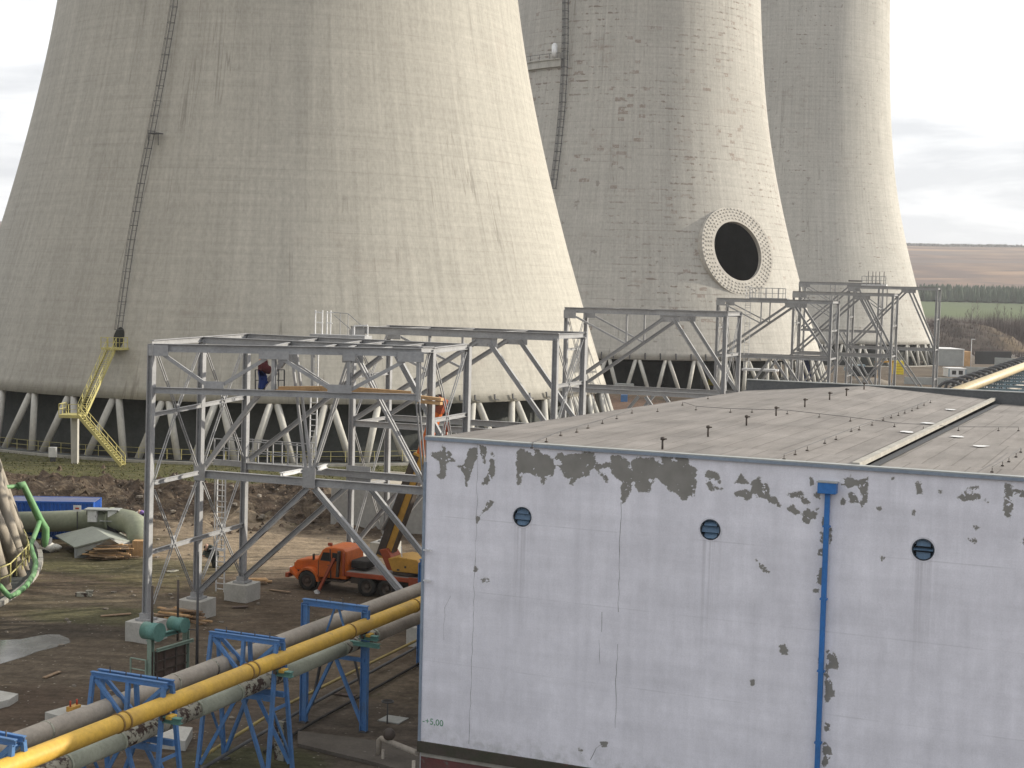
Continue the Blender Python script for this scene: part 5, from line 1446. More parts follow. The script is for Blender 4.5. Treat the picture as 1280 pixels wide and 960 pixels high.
# turret and boom
b = MB(); b.tube([TW(-6.2, 0, 1.36), TW(-6.2, 0, 1.62)], 1.0, 24); b.build('slewing_ring', 'crane_dark', tk_)
tprof([(-5.1, 1.6), (-4.55, 2.75), (-5.0, 2.85), (-5.9, 1.62)], -.55, .75, 'boom_mount', 'orange_red', None, .03)
tur = tprof([(-5.55, 1.62), (-5.25, 2.35), (-5.9, 2.5), (-7.1, 2.42), (-7.5, 2.1), (-7.45, 1.62)], -1.0, 1.05, 'turret', 'crane_yellow', None, .06)
tbox((-6.4, 1.06, 1.95), (.12, .02, .12), 'vent_hole', 'crane_dark', tur, 0); tbox((-5.95, 1.06, 1.75), (.16, .02, .1), 'vent_hole', 'crane_dark', tur, 0)
trod((-6.1, .9, 2.4), (-6.05, .9, 3.1), .05, .05, 'lamp_post', 'steel_white', tur)
b0 = TW(-4.75, .1, 2.65); bd = (PY(551, 503, b0.y - 1.3) - b0); 
BLn = bd.length; bd.normalize(); bs = bd.cross(ty).normalized()
def boom(l0, l1, w, h, name, mat, off=0.0):
    b = MB(); b.box(b0 + bd * ((l0 + l1) / 2) + bs * off, (l1 - l0, w, h), (bd, ty, bs)); return b.build(name, mat, tk_, bevel=.04)
bm0 = boom(-.5, 6.2, .62, .80, 'boom_base', 'crane_yellow'); 
b = MB(); b.box(b0 + bd * 2.85 - bs * .43, (6.6, .60, .08), (bd, ty, bs)); b.box(b0 + bd * 2.85 + bs * .43, (6.6, .60, .08), (bd, ty, bs)); b.box(b0 + bd * 2.85 + ty * .33 - bs * .2, (6.4, .05, .42), (bd, ty, bs)); b.build('boom_plate', 'crane_dark', bm0)
boom(6.2, BLn - .6, .44, .56, 'boom_extension', 'orange')
hd = boom(BLn - .6, BLn + .25, .5, .85, 'boom_head', 'orange_red', -.1)
for s in (-1, 1):
    c = b0 + bd * (BLn + .05) + ty * s * .3 - bs * .25; b = MB(); b.tube([c - ty * .05, c + ty * .05], .32, 16); b.build('sheave', 'crane_dark', hd)
c = b0 + bd * (BLn + .05) + V((.35, 0, -.25)); hk = MB(); hk.tube([c, c - ZZ * 1.0], .03, 6); hk.box(c - ZZ * 1.2, (.3, .25, .5)); hk.tube([c - ZZ * 1.45, c - ZZ * 1.65, c - ZZ * 1.75 + tx * .12, c - ZZ * 1.65 + tx * .22], .05, 8); hk.build('hook_block', 'orange_red', hd)
b = MB(); b.tube([b0 + bd * 1.0 - bs * .7 , b0 + bd * 3.6 - bs * .5], .12, 12); b.build('luffing_ram', 'steel', tk_)

# ------------------------------------------------------------------ people
def person(label, pos, face, joints, mats, height=1.78, helmet=True, group='workers on site'):
    """joints: name -> (forward, left, up) as fractions of the standing height"""
    f = V((math.cos(face), math.sin(face), 0)); l = V((-f.y, f.x, 0))
    W = {k: f * (v[0] * height) + l * (v[1] * height) + ZZ * (v[2] * height) for k, v in joints.items()}
    root = thing('person', label, 'person', pos, group)
    chain = [('pelvis', 'waist'), ('waist', 'chest'), ('chest', 'neck'), ('neck', 'head'), ('head', 'crown')]
    for s in 'LR':
        chain += [('chest', 'shoulder' + s), ('shoulder' + s, 'elbow' + s), ('elbow' + s, 'wrist' + s), ('wrist' + s, 'hand' + s), ('pelvis', 'hip' + s), ('hip' + s, 'knee' + s), ('knee' + s, 'ankle' + s), ('ankle' + s, 'toe' + s)]
    rad = dict(pelvis=.085, waist=.078, chest=.092, neck=.036, head=.058, crown=.045, shoulder=.045, elbow=.03, wrist=.021, hand=.024, hip=.058, knee=.04, ankle=.028, toe=.024)
    names = list(W); ix = {n: i for i, n in enumerate(names)}
    me = bpy.data.meshes.new('body'); me.from_pydata([tuple(W[n]) for n in names], [(ix[a_], ix[c_]) for a_, c_ in chain], [])
    o = bpy.data.objects.new('body', me); COL.objects.link(o)
    md = o.modifiers.new('skin', 'SKIN')
    sk = me.skin_vertices[0].data if me.skin_vertices else None
    if sk is None:
        bm = bmesh.new(); bm.from_mesh(me); ly = bm.verts.layers.skin.verify()
        bm.verts.ensure_lookup_table()
        for n in names:
            r = rad[n.rstrip('LR')] * height; bm.verts[ix[n]][ly].radius = (r, r * (.8 if n in ('chest', 'waist', 'pelvis') else 1)); bm.verts[ix[n]][ly].use_root = n == 'pelvis'
        bm.to_mesh(me); bm.free()
    o.modifiers.new('sub', 'SUBSURF').levels = 2
    dg = bpy.context.evaluated_depsgraph_get(); dg.update()
    m2 = bpy.data.meshes.new_from_object(o.evaluated_get(dg)); bpy.data.objects.remove(o)
    m2.name = 'body'
    m2.materials.clear()
    for q in mats: m2.materials.append(MAT[q])           # jacket, trousers, skin, boots
    near = lambda p: min(chain, key=lambda e: _segd(p, W[e[0]], W[e[1]]))
    for pl in m2.polygons:
        e = near(pl.center); a_ = e[1]
        pl.use_smooth = True
        pl.material_index = 2 if a_ in ('head', 'crown') or a_.startswith('hand') else 3 if a_.startswith('toe') else 1 if a_[:3] in ('hip', 'kne', 'ank') else 0
    o = bpy.data.objects.new('body', m2); COL.objects.link(o); o.parent = root
    hdv = V(W['crown']) - V(W['head']); hd_ = hdv.normalized(); hc_ = (W['head'] + W['crown']) / 2
    b = MB()
    if helmet:
        b.ball(V(pos) + W['crown'] - hd_ * .02, .125, 7, (1.1, .95, .8)); b.tube([V(pos) + W['crown'] - hd_ * .05, V(pos) + W['crown'] - hd_ * .03], .16, 14); b.build('helmet', 'helmet', root)
    else:
        b.ball(V(pos) + W['crown'] - hd_ * .03 - f * .02, .112, 7, (1, 1, .85)); b.build('hair', 'cloth_dark', root)
    return root
def _segd(p, a_, c_):
    d = c_ - a_; t = max(0, min(1, (p - a_).dot(d) / (d.length_squared + 1e-9))); return (p - a_ - d * t).length
STAND = dict(pelvis=(0, 0, .53), waist=(.005, 0, .62), chest=(.01, 0, .74), neck=(.02, 0, .85), head=(.035, 0, .91), crown=(.045, 0, .965),
    shoulderL=(.01, .11, .80), elbowL=(.03, .15, .63), wristL=(.12, .13, .52), handL=(.16, .12, .48), shoulderR=(.01, -.11, .80), elbowR=(.06, -.15, .64), wristR=(.17, -.10, .60), handR=(.22, -.09, .60),
    hipL=(0, .055, .50), kneeL=(.05, .065, .28), ankleL=(-.02, .07, .045), toeL=(.09, .08, .015), hipR=(0, -.055, .50), kneeR=(.02, -.065, .27), ankleR=(-.05, -.07, .045), toeR=(.05, -.08, .015))
BEND = dict(STAND); BEND.update(waist=(.06, 0, .60), chest=(.17, 0, .68), neck=(.26, 0, .73), head=(.32, 0, .745), crown=(.37, 0, .75), shoulderL=(.19, .11, .70), elbowL=(.24, .13, .54), wristL=(.27, .10, .40), handL=(.29, .09, .35), shoulderR=(.19, -.11, .70), elbowR=(.26, -.13, .55), wristR=(.30, -.09, .41), handR=(.32, -.08, .36), pelvis=(-.06, 0, .52), hipL=(-.06, .055, .49), hipR=(-.06, -.055, .49))
MAT['boots'] = MAT['cloth_dark']
pq = a(337, 487.2) - sv * .75
person('worker in dark red top and blue trousers standing on the timber deck', pq, R_(20), STAND, ['cloth_red', 'cloth_blue', 'skin', 'boots'], 1.8, False)
q = P(268, 709); person('worker in grey-green clothes bending down behind the second frame footing', q, R_(-150), BEND, ['cloth_grey', 'cloth_dark', 'skin', 'boots'], 1.78, False)
q = P(183, 663); person('worker in violet jacket walking by the dirt heaps, beside the leftmost steel leg', q, R_(-160), BEND, ['cloth_violet', 'cloth_dark', 'skin', 'boots'], 1.75, True)

# ------------------------------------------------------------------ rear right: site offices, racks, walls
def cabin(px0, px1, pyb, pyt, label, mat='grey_sheet', name='site_office', frame='white', side=None, depth=6.0, Yo=None):
    p0, p1 = P(px0, pyb), P(px1, pyb); Y = p0.y
    top = PY(px0, pyt, Y).z; p1 = PY(px1, pyb, Y); w = p1.x - p0.x
    r = thing(name, label, 'cabin', p0, None)
    b = MB(); b.box(V(((p0.x + p1.x) / 2, Y + depth / 2, top / 2)), (w, depth, top)); b.build('walls', mat, r)
    b = MB(); b.box(V(((p0.x + p1.x) / 2, Y + depth / 2, top + .1)), (w + .3, depth + .3, .22)); b.build('roof', 'white', r)
    for x in (p0.x, p1.x):
        b = MB(); b.box(V((x, Y - .03, top / 2)), (.25, .1, top)); b.build('corner_post', frame, r)
    return r, p0, p1, Y, top
r, p0, p1, Y, top = cabin(1171, 1204, 457, 436.5, 'large pale site cabin with blue-edged end, right of the rightmost steel frame', 'grey_sheet', depth=14)
b = MB(); b.box(V((p1.x + .05, Y + 7, top / 2)), (.1, 14, top)); b.build('end_wall', 'white', r)
for i in range(6):
    b = MB(); b.box(V((p1.x + .13, Y + 1.2 + i * 2.2, top / 2)), (.08, .25, top)); b.build('wall_strut', 'rack_blue', r)
b = MB(); b.box(V((p1.x + 1.5, Y + 4, top * .45)), (2.2, 6, top * .9)); b.build('stair_cladding', 'wood', r)
r, p0, p1, Y, top = cabin(1186, 1207, 471, 461, 'small pale site cabin in front of the large site cabin', 'white', frame='rack_blue', depth=5)
for i in range(2):
    b = MB(); b.box(V((p0.x + (p1.x - p0.x) * (.3 + .4 * i), Y - .04, top * .55)), (1.0, .04, top * .5)); b.build('window', 'glass', r)
q0, q1 = P(1117, 468), P(1128, 468); yt = PY(1117, 451, q0.y).z
yb = thing('yellow_skip', 'bright yellow boxy machine housing seen between the frame legs', 'housing', q0)
b = MB(); b.box(V(((q0.x + q1.x) / 2, q0.y + 1, yt / 2)), (q1.x - q0.x, 2, yt)); b.build('housing', 'bright_yellow', yb, bevel=.08)
b = MB()
for i in range(4): b.box(V(((q0.x + q1.x) / 2, q0.y - .03, yt * (.2 + .2 * i))), ((q1.x - q0.x) * .8, .05, .12))
b.build('louvre_panel', 'crane_yellow', yb)
def wall(px0, px1, pyb, pyt, mat, label, name='site_wall', th=.5, dy=0):
    p0 = P(px0, pyb); p1 = PY(px1, pyb, p0.y + dy); top = max(.6, PY(px0, pyt, p0.y).z)
    b = MB(); b.beam(V((p0.x, p0.y, top / 2)), V((p1.x, p1.y, top / 2)), th, top); o = b.build(name, mat, None, V((p0.x, p0.y, 0)), bevel=.02)
    return tag(o, label, 'wall')
wall(1207, 1239, 468, 458.5, 'grey_sheet', 'low grey wall right of the small site cabin'); wall(1243, 1300, 460, 447, 'grey_sheet', 'taller grey wall at the right edge before the earth mound', dy=-6)
wall(1219, 1263, 455, 439, 'grey_dark', 'black wall right of the large site cabin', dy=4); wall(1130, 1200, 480, 471, 'grey_sheet', 'long low grey wall just above the hall roof parapet', dy=0)
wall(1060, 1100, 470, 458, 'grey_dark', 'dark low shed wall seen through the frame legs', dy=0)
q = P(1086, 482); rb = MB(); rb.ball(q + ZZ * .2, 3.0, 10, (1.6, 1, .5)); o = rb.build('gravel_heap', 'stone', None, q); tag(o, 'reddish gravel heap partly behind the hall parapet', 'heap')
# parked low vehicles / machines between the frames
for px, py, w, mt, lab in ((1068, 466, 5.0, 'rack_blue', 'blue-grey van standing between the rear steel frames'), (1019, 476, 4.2, 'tarp', 'pale tarpaulined load behind the railed landing frame')):
    q = P(px, py); v = thing('parked_van' if mt == 'rack_blue' else 'covered_load', lab, 'van' if mt == 'rack_blue' else 'load', q)
    b = MB(); b.extr([q + V((-w / 2, -.9, .5)), q + V((-w / 2, -.9, 1.2)), q + V((-w * .3, -.9, 2.0)), q + V((w / 2, -.9, 2.1)), q + V((w / 2, -.9, .5))], V((0, 1.8, 0))); b.build('body', mt, v, bevel=.15)
    if mt == 'rack_blue':
        for x in (-.3, .32):
            b = MB(); b.tube([q + V((w * x, -.95, .38)), q + V((w * x, -.7, .38))], .38, 16); b.build('wheel', 'rubber', v)
        b = MB(); b.box(q + V((.2, -.92, 1.6)), (w * .5, .03, .45)); b.build('window', 'glass', v)
# pipe rack running along the hall
k0, k1 = P(1190, 492, 9.0), P(1282, 457, 9.0); kd = V((k1.x - k0.x, k1.y - k0.y, 0)).normalized(); kn = V((kd.y, -kd.x, 0))
KR = thing('pipe_rack', 'rack carrying a long pale yellow pipe past the far right corner of the hall', 'pipe rack', V((k0.x, k0.y, 0)))
KP = lambda d, n, z: V((k0.x, k0.y, 0)) + kd * d + kn * n + ZZ * z
b = MB(); b.tube([KP(-20, 0, 9), KP(70, 0, 9), KP(110, 0, 9)], .55, 18); b.build('pipe_run', 'yellow_pale', KR)
b = MB(); b.tube([KP(-20, 2.2, 7.6), KP(110, 2.2, 7.6)], .4, 14); b.build('pipe_run', 'lag_grey', KR)
for i in range(15):
    d = -18 + i * 8.5
    b = MB(); b.ibeam(KP(d, .9, 0), KP(d, .9, 8.4), .25, .3, kd); b.build('post', 'rack_blue', KR)
    b = MB(); b.ibeam(KP(d, 4.2, 0), KP(d, 4.2, 8.4), .25, .3, kd); b.build('post', 'rack_blue', KR)
    b = MB(); b.ibeam(KP(d, -.6, 8.25), KP(d, 4.6, 8.25), .25, .3); b.build('cross_beam', 'rack_blue', KR)
    b = MB(); b.beam(KP(d, .9, 3), KP(d + 8, .9, 8), .12, .14); b.beam(KP(d, 4.2, 3), KP(d + 8, 4.2, 8), .12, .14); b.build('brace', 'rack_blue', KR)
# row of dark coolers beside it
for i in range(18):
    d = 8 + i * 6.6; n_ = -3.8
    if proj(KP(d, n_, 8))[0] < 1186 or proj(KP(d, n_, 8))[0] > 1300: continue
    cl = thing('cooler_frame', 'dark open-framed cooler in the long row beside the pale yellow pipe', 'cooler', KP(d, n_, 0), 'dark cooler frames beside the pipe rack')
    for x in (-1.6, 1.6):
        for y in (-1.4, 1.4):
            b = MB(); b.beam(KP(d + y, n_ + x, 0), KP(d + y, n_ + x, 7.4), .18, .18); b.build('post', 'steel_dark', cl)
    b = MB(); b.tube([KP(d, n_ + 1.5 * math.cos(t), 7.5 + 1.3 * math.sin(t)) for t in [math.pi * j / 8 for j in range(9)]], .2, 8); b.build('return_pipe', 'steel_dark', cl)
    for z in (7.4,):
        b = MB(); b.beam(KP(d - 1.4, n_ - 1.6, z), KP(d + 1.4, n_ - 1.6, z), .2, .2); b.beam(KP(d - 1.4, n_ + 1.6, z), KP(d + 1.4, n_ + 1.6, z), .2, .2); b.beam(KP(d - 1.4, n_ - 1.6, z), KP(d - 1.4, n_ + 1.6, z), .2, .2); b.build('frame', 'steel_dark', cl)
    b = MB(); b.box(KP(d, n_, 6.6), (1.9, 2.2, .7), (kd, kn, ZZ)); b.build('fan_box', 'steel_white', cl, bevel=.1)
    b = MB(); b.box(KP(d, n_, 4.6), (2.5, 2.8, 1.8), (kd, kn, ZZ)); b.build('coil_box', 'grey_sheet', cl)
# yellow trestle gate by the frames
q = P(1105, 478); yt_ = thing('lifting_frame', 'ochre lifting frame standing behind the hall parapet between frame legs', 'lifting frame', q)
for x in (-1.6, 1.6):
    b = MB(); b.beam(q + V((x, 0, 0)), q + V((x, 0, 4.5)), .3, .3); b.build('leg', 'crane_yellow', yt_)
b = MB(); b.beam(q + V((-2.2, 0, 4.5)), q + V((2.2, 0, 4.7)), .35, .4); b.build('beam', 'crane_yellow', yt_)
# things stored below the middle tower, seen through its legs
for px, py, w, h, mt, lab in ((818, 478, 2.2, 2.0, 'red', 'red panel deep behind the legs of the middle tower'), (780, 490, 3.5, 1.6, 'grey_sheet', 'pale machine behind the legs of the middle tower'), (847, 480, 1.4, 2.4, 'white', 'white board leaning behind the legs of the middle tower'), (889, 482, 1.4, 1.4, 'bright_yellow', 'yellow drum rack near the right legs of the middle tower'), (1006, 478, 3.5, 5.5, 'cloth_blue', 'dark blue sheeting behind the railed landing frame'), (780, 503, 1.1, 1.3, 'blue', 'small blue barrel on the dirt before the middle tower')):
    q = P(px, py); r = thing('stored_item', lab, 'stored item', q)
    b = MB(); b.box(q + ZZ * (h / 2), (w, .8, h)); b.build('panel', mt, r, bevel=.05)
    b = MB(); b.box(q + ZZ * .05, (w + .4, 1.2, .1)); b.build('pallet', 'wood_old', r)
# ------------------------------------------------------------------ ground and terrain
def fbm(x, y, s, o=4):
    return mnoise.fractal(V((x * s, y * s, 1.7)), 1.0, 2.0, o)
def axis(segs):
    out = []
    for a_, b_, st in segs:
        n = max(1, int(round((b_ - a_) / st))); out += [a_ + (b_ - a_) * i / n for i in range(n)]
    return out + [segs[-1][1]]
gx = axis([(-1500, -300, 100), (-300, -90, 15), (-90, -46, 3), (-46, 20, .75), (20, 60, 4), (60, 300, 15), (300, 1500, 100)])
gy = axis([(-400, 0, 40), (0, 34, 4), (34, 142, .75), (142, 200, 5), (200, 560, 20), (560, 760, 50)])
def smooth(a_, b_, x):
    t = max(0, min(1, (x - a_) / (b_ - a_))); return t * t * (3 - 2 * t)
def ground_z(x, y):
    d1 = math.hypot(x - T1C[0], y - T1C[1])
    z = 0.0
    if -60 < x < 12 and 36 < y < 146:
        # rough spoil in front of the big tower
        band = smooth(58, 63, d1) * (1 - smooth(78, 88, d1)) * smooth(-58, -50, x) * (1 - smooth(-12, -2, x))
        n = fbm(x, y, .25, 6) * .7 + (abs(fbm(x, y, .55, 5)) - .2) * .9 + fbm(x, y, 1.3, 3) * .3
        z += band * max(-.1, n + .2) * 1.35
        m_ = smooth(60, 66, y) * (1 - smooth(128, 134, y)) * (1 - smooth(-4, 4, x))
        z += .05 * fbm(x, y, .9, 4) * m_
        e = 3.0 * math.exp(-(((x + 14.5) / 4.5) ** 2 + ((y - 112) / 4.0) ** 2) ** 2) * 0
        z += .9 * math.exp(-(((x + 21) / 5) ** 2 + ((y - 116) / 3.5) ** 2)) * (1 + .5 * fbm(x, y, .7))
    if x < -19 and y < 86: z = 0.0
    if 10 < y and x > 3 and 150 < y < 290:
        z += .5 * max(0, fbm(x, y, .12)) * smooth(150, 165, y) * (1 - smooth(270, 290, y)) * smooth(3, 8, x) * (1 - smooth(22, 30, x))
    return z
vs = [(x, y, ground_z(x, y) - .0) for y in gy for x in gx]
NX = len(gx)
fs = [(j * NX + i, j * NX + i + 1, (j + 1) * NX + i + 1, (j + 1) * NX + i) for j in range(len(gy) - 1) for i in range(NX - 1)]
k = NT('muddy_ground'); p = k.pos(); px_, py_, _ = k.xyz(p)[0:3]
d1 = k.n('ShaderNodeVectorMath', _operation='DISTANCE'); k.put(d1.inputs[0], k.vmul(p, (1, 1, 0))); d1.inputs[1].default_value = (T1C[0], T1C[1], 0); d1 = d1.outputs['Value']
c = k.mix(k.ramp(k.noise(p, .16, 7, .65), .32, .66), (.135, .102, .072), (.082, .062, .045))
c = k.mix(k.ramp(k.noise(p, .055, 5), .48, .64), c, (.165, .132, .095))
spoil = k.math('MULTIPLY', k.ramp(d1, 58, 63, 0, 1), k.ramp(d1, 82, 92, 1, 0))
c = k.mix(k.math('MULTIPLY', spoil, k.ramp(k.noise(p, .9, 8, .78), .42, .54, 0, .9)), c, (.045, .032, .024))
gcol = k.mix(k.ramp(k.noise(p, 1.1, 6), .3, .7), (.075, .08, .032), (.125, .112, .055))
wob = k.math('MULTIPLY', k.math('SUBTRACT', k.noise(p, .35, 5), .5), 5.0)
belt = k.math('MULTIPLY', k.ramp(k.math('ADD', d1, wob), 57.2, 58.4, 1, 0), k.ramp(d1, 44, 45, 0, 1))
c = k.mix(k.math('MULTIPLY', belt, k.ramp(k.noise(p, .6, 6), .22, .42)), c, gcol)
# worn grass across the open yard
yard = k.math('MULTIPLY', k.ramp(py_, 68, 84, 0, 1), k.ramp(py_, 98, 108, 1, 0)); yard = k.math('MULTIPLY', yard, k.ramp(px_, -20, -15, 1, 0))
gp_ = k.math('MULTIPLY', yard, k.ramp(k.noise(k.vmul(p, (.10, .22, .1)), 1.0, 8, .72), .44, .58, 0, .75))
c = k.mix(gp_, c, k.mix(.5, gcol, (.19, .155, .085)))
c = k.mix(k.math('MULTIPLY', k.ramp(k.noise(p, .33, 7, .7), .60, .68, 0, .8), k.ramp(d1, 66, 90, .15, 1)), c, (.075, .085, .028))
# trampled light earth round the frame footings, other ground tones, one painted shade
def blob(cx_, cy_, rx, ry, col, lo=.75, hi=1.15, amt=.85):
    global c
    a_ = k.math('DIVIDE', k.math('SUBTRACT', px_, cx_), rx); b_ = k.math('DIVIDE', k.math('SUBTRACT', py_, cy_), ry)
    r_2 = k.math('SQRT', k.math('ADD', k.math('MULTIPLY', a_, a_), k.math('MULTIPLY', b_, b_)))
    r_2 = k.math('ADD', r_2, k.math('MULTIPLY', k.math('SUBTRACT', k.noise(p, .45, 6, .7), .5), 1.1))
    c = k.mix(k.math('MULTIPLY', k.ramp(r_2, lo, hi, 1, 0), amt), c, col)
blob(-15.5, 99, 8.5, 9, (.30, .235, .165))
blob(-21, 108, 5.0, 5.0, (.26, .205, .145))
blob(-12.5, 89, 7, 4, (.115, .085, .062), amt=.7)
blob(-25, 80, 10, 5.0, (.155, .125, .09), amt=.7)
blob(-21, 70, 9, 6, (.12, .097, .073), amt=.8)
blob(-18, 60, 10, 5, (.085, .062, .046), amt=.8)
blob(-7, 57, 5.5, 8, (.095, .078, .063), amt=.9)
blob(-27, 75.6, 9, 2.4, (.05, .042, .034), amt=.75)  # shadowed bank above the puddle, painted into the ground colour
blob(-13, 50, 4.5, 3, (.06, .07, .025), amt=.7)
blob(-9.5, 55, 3, 2, (.06, .07, .025), amt=.6)
blob(-21.5, 79, 5, 2.2, (.075, .08, .035), amt=.6)
blob(-24, 93, 8, 3, (.09, .09, .042), amt=.55)
blob(18, 210, 12, 50, (.17, .105, .075), amt=.7)
# wheel ruts and pebbles
rut = k.noise(k.vmul(p, (.25, 1.6, .2)), 1.0, 5, .6); rs_ = k.ramp(rut, .3, .7, .70, 1.2)
c = k.mix(1.0, c, k.comb(rs_, rs_, rs_), 'MULTIPLY')
md = k.ramp(k.noise(p, .85, 6, .7), .3, .7, .70, 1.26); c = k.mix(1.0, c, k.comb(md, md, md), 'MULTIPLY')
fn = k.ramp(k.noise(p, 3.2, 8, .78), .28, .72, .52, 1.42); c = k.mix(1.0, c, k.comb(fn, fn, fn), 'MULTIPLY')
vor = k.n('ShaderNodeTexVoronoi', Vector=p, Scale=2.6); peb = k.math('MULTIPLY', k.ramp(vor.outputs['Distance'], .10, .15, 1, 0), k.ramp(k.noise(p, .5, 4), .46, .56))
c = k.mix(k.math('MULTIPLY', peb, .75), c, (.36, .33, .28))
far = k.ramp(py_, 300, 520, 0, 1); c = k.mix(far, c, (.13, .11, .09))
k.bump(k.math('ADD', k.noise(p, 1.4, 8, .7), k.math('MULTIPLY', rut, .8)), .9, .18)
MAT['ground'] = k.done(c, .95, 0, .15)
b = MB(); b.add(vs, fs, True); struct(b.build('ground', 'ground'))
# puddle in the yard
k = NT('puddle_water'); p = k.pos(); k.bump(k.noise(p, 5, 3), .03, .02)
MAT['water'] = k.done(k.mix(k.ramp(k.noise(p, .8, 5), .4, .6), (.10, .10, .10), (.17, .17, .165)), .16, 0, .5)
pts = [(-20, 801), (0, 800), (26, 799), (40, 796), (58, 793), (74, 793), (86, 798), (88, 803), (80, 806), (66, 810), (48, 814), (30, 821), (0, 830), (-20, 836)]
b = MB(); b.add([P(x, y, .012) for x, y in pts], [tuple(range(len(pts)))]); struct(b.build('puddle', 'water'))
k_ = [P(x, y, .02) for x, y in ((-20, 800), (26, 797.5), (44, 794), (60, 791.5), (76, 791), (88, 796))]
# stones strewn over the mud
STN = [(random.uniform(0, 520), random.uniform(600, 900)) for _ in range(260)]
n_ = 0
proto = None
me_st = []
for i in range(6):
    b = MB(); b.ball((0, 0, 0), 1, 3, (random.uniform(.7, 1.2), random.uniform(.7, 1.2), random.uniform(.4, .7)))
    b.v = [q * (1 + .35 * mnoise.noise(q * 1.7 + V((i, 0, 0)))) for q in b.v]; b.sm = [False] * len(b.sm)
    me_st.append(b.build('stone', 'stone', link=False).data)
for x, y in STN:
    q = P(x, y)
    if not (y < 680 or random.random() < .35): continue
    if x > 360 and y > 690: continue
    o = bpy.data.objects.new('stone', random.choice(me_st)); COL.objects.link(o)
    sc = random.uniform(.10, .26) * (1.3 if y < 670 else .8); o.scale = (sc, sc, sc); o.rotation_euler.z = random.uniform(0, 6)
    o.location = (q.x, q.y, ground_z(q.x, q.y) + .03)
    tag(o, 'loose pale stone lying on the churned mud of the yard', 'stone', 'stones strewn over the yard'); n_ += 1
# litter on the yard
for px, py, w_, l_, mt, ang, lab in ((145, 770, .25, 1.6, 'wood_old', .4, 'short grey board lying on bare mud left of the nearest footing'), (65, 845, .2, 1.1, 'wood_old', 1.2, 'broken board on the mud below the puddle'), (300, 760, .3, .9, 'rust', .2, 'rusty sheet lying between the footing and the blue trestle'), (350, 740, .18, 1.5, 'wood_old', -.5, 'weathered board near the front wheel of the crane truck'),
        (215, 715, .5, .7, 'lag_worn', .9, 'flecked sheet scrap behind the left steel leg'), (140, 905, .2, .8, 'wood', .3, 'raw board end beside the pale slab with valve'), (430, 870, .25, 1.2, 'rust', -.4, 'rusty strip lying beside the ground pipes')):
    q = P(px, py); d_ = V((math.cos(ang), math.sin(ang), 0)); b = MB(); b.beam(q + ZZ * .05 - d_ * l_ / 2, q + ZZ * .09 + d_ * l_ / 2, w_, .05)
    tag(b.build('scrap_board', mt, None, q, bevel=.006), lab, 'scrap board')
# clods of churned spoil: one mass
b = MB()
for i in range(2600):
    an = R_(random.uniform(-128, -55)); r = random.uniform(62, 86); x, y = T1C[0] + r * math.cos(an), T1C[1] + r * math.sin(an)
    if not (-56 < x < -4): continue
    s_ = random.uniform(.08, .34) * random.uniform(.5, 1.1); z = ground_z(x, y); vs = []
    for j in range(6):
        t = j * math.pi / 3; vs.append((x + s_ * math.cos(t) * random.uniform(.6, 1.3), y + s_ * math.sin(t) * random.uniform(.6, 1.3), z - .05))
    vs += [(x + s_ * random.uniform(-.4, .4), y + s_ * random.uniform(-.4, .4), z + s_ * random.uniform(.5, 1.2)) for _ in range(2)]
    b.add(vs, [(j, (j + 1) % 6, 6 if j < 3 else 7) for j in range(6)] + [(0, 6, 7), (3, 7, 6)])
tag(b.build('soil_clods', worn('soil', (.13, .095, .068), (.06, .044, .032), .8, .95)), 'clods of churned brown spoil before the largest tower', None, None, 'stuff')
# grass tufts at the belt and the yard: one mass
b = MB()
for i in range(5200):
    if i < 5200:
        an = R_(random.uniform(-150, -52)); r = random.uniform(45.2, 57) if random.random() < .8 else random.uniform(57, 60)
        x, y = T1C[0] + r * math.cos(an), T1C[1] + r * math.sin(an)
    else:
        x, y = random.uniform(-40, -16), random.uniform(66, 104)
        if fbm(x, y, .13, 4) < .12: continue
    z = ground_z(x, y); h_ = random.uniform(.05, .15); t = random.uniform(0, math.pi); w = random.uniform(.04, .09)
    d = V((math.cos(t), math.sin(t), 0)) * w; lean = V((random.uniform(-.1, .1), random.uniform(-.1, .1), h_))
    b.add([V((x, y, z)) - d, V((x, y, z)) + d, V((x, y, z)) + lean + d * .3, V((x, y, z)) + lean - d * .6], [(0, 1, 2, 3)])
k = NT('grass_blades'); p = k.pos()
MAT['grass'] = k.done(k.mix(k.ramp(k.noise(p, .7, 6), .35, .65), (.07, .082, .028), (.13, .115, .052)), .9, 0, .1)
tag(b.build('grass', 'grass'), 'short yellowing grass around the tower basin and yard', None, None, 'stuff')

# hills
def hill_z(r):
    ks = [(560, 0), (640, .5), (900, 10.5), (1290, 18.5), (1420, 24), (1700, 42), (2300, 86), (2900, 124), (3300, 138), (3700, 130), (5200, 60)]
    for (a_, za), (b_, zb) in zip(ks[:-1], ks[1:]):
        if r <= b_:
            t = (r - a_) / (b_ - a_); return za + (zb - za) * max(0, t)
    return 60
rads = axis([(560, 1500, 40), (1500, 3400, 60), (3400, 5200, 300)])
ans = [R_(-80 + 2.0 * i) for i in range(81)]
vs = []; fs = []
for r in rads:
    for t in ans:
        x, y = r * math.sin(t), r * math.cos(t)
        und = mnoise.noise(V((x / 700, y / 700, 4))) * min(1, max(0, (r - 1400) / 900)) * 9
        vs.append((x, y, hill_z(r) + und - (.6 if r < 600 else 0)))
NA = len(ans)
fs = [(j * NA + i, j * NA + i + 1, (j + 1) * NA + i + 1, (j + 1) * NA + i) for j in range(len(rads) - 1) for i in range(NA - 1)]
k = NT('hill_cover'); p = k.pos()
dd = k.n('ShaderNodeVectorMath', _operation='LENGTH'); k.put(dd.inputs[0], k.vmul(p, (1, 1, 0))); dd = dd.outputs['Value']
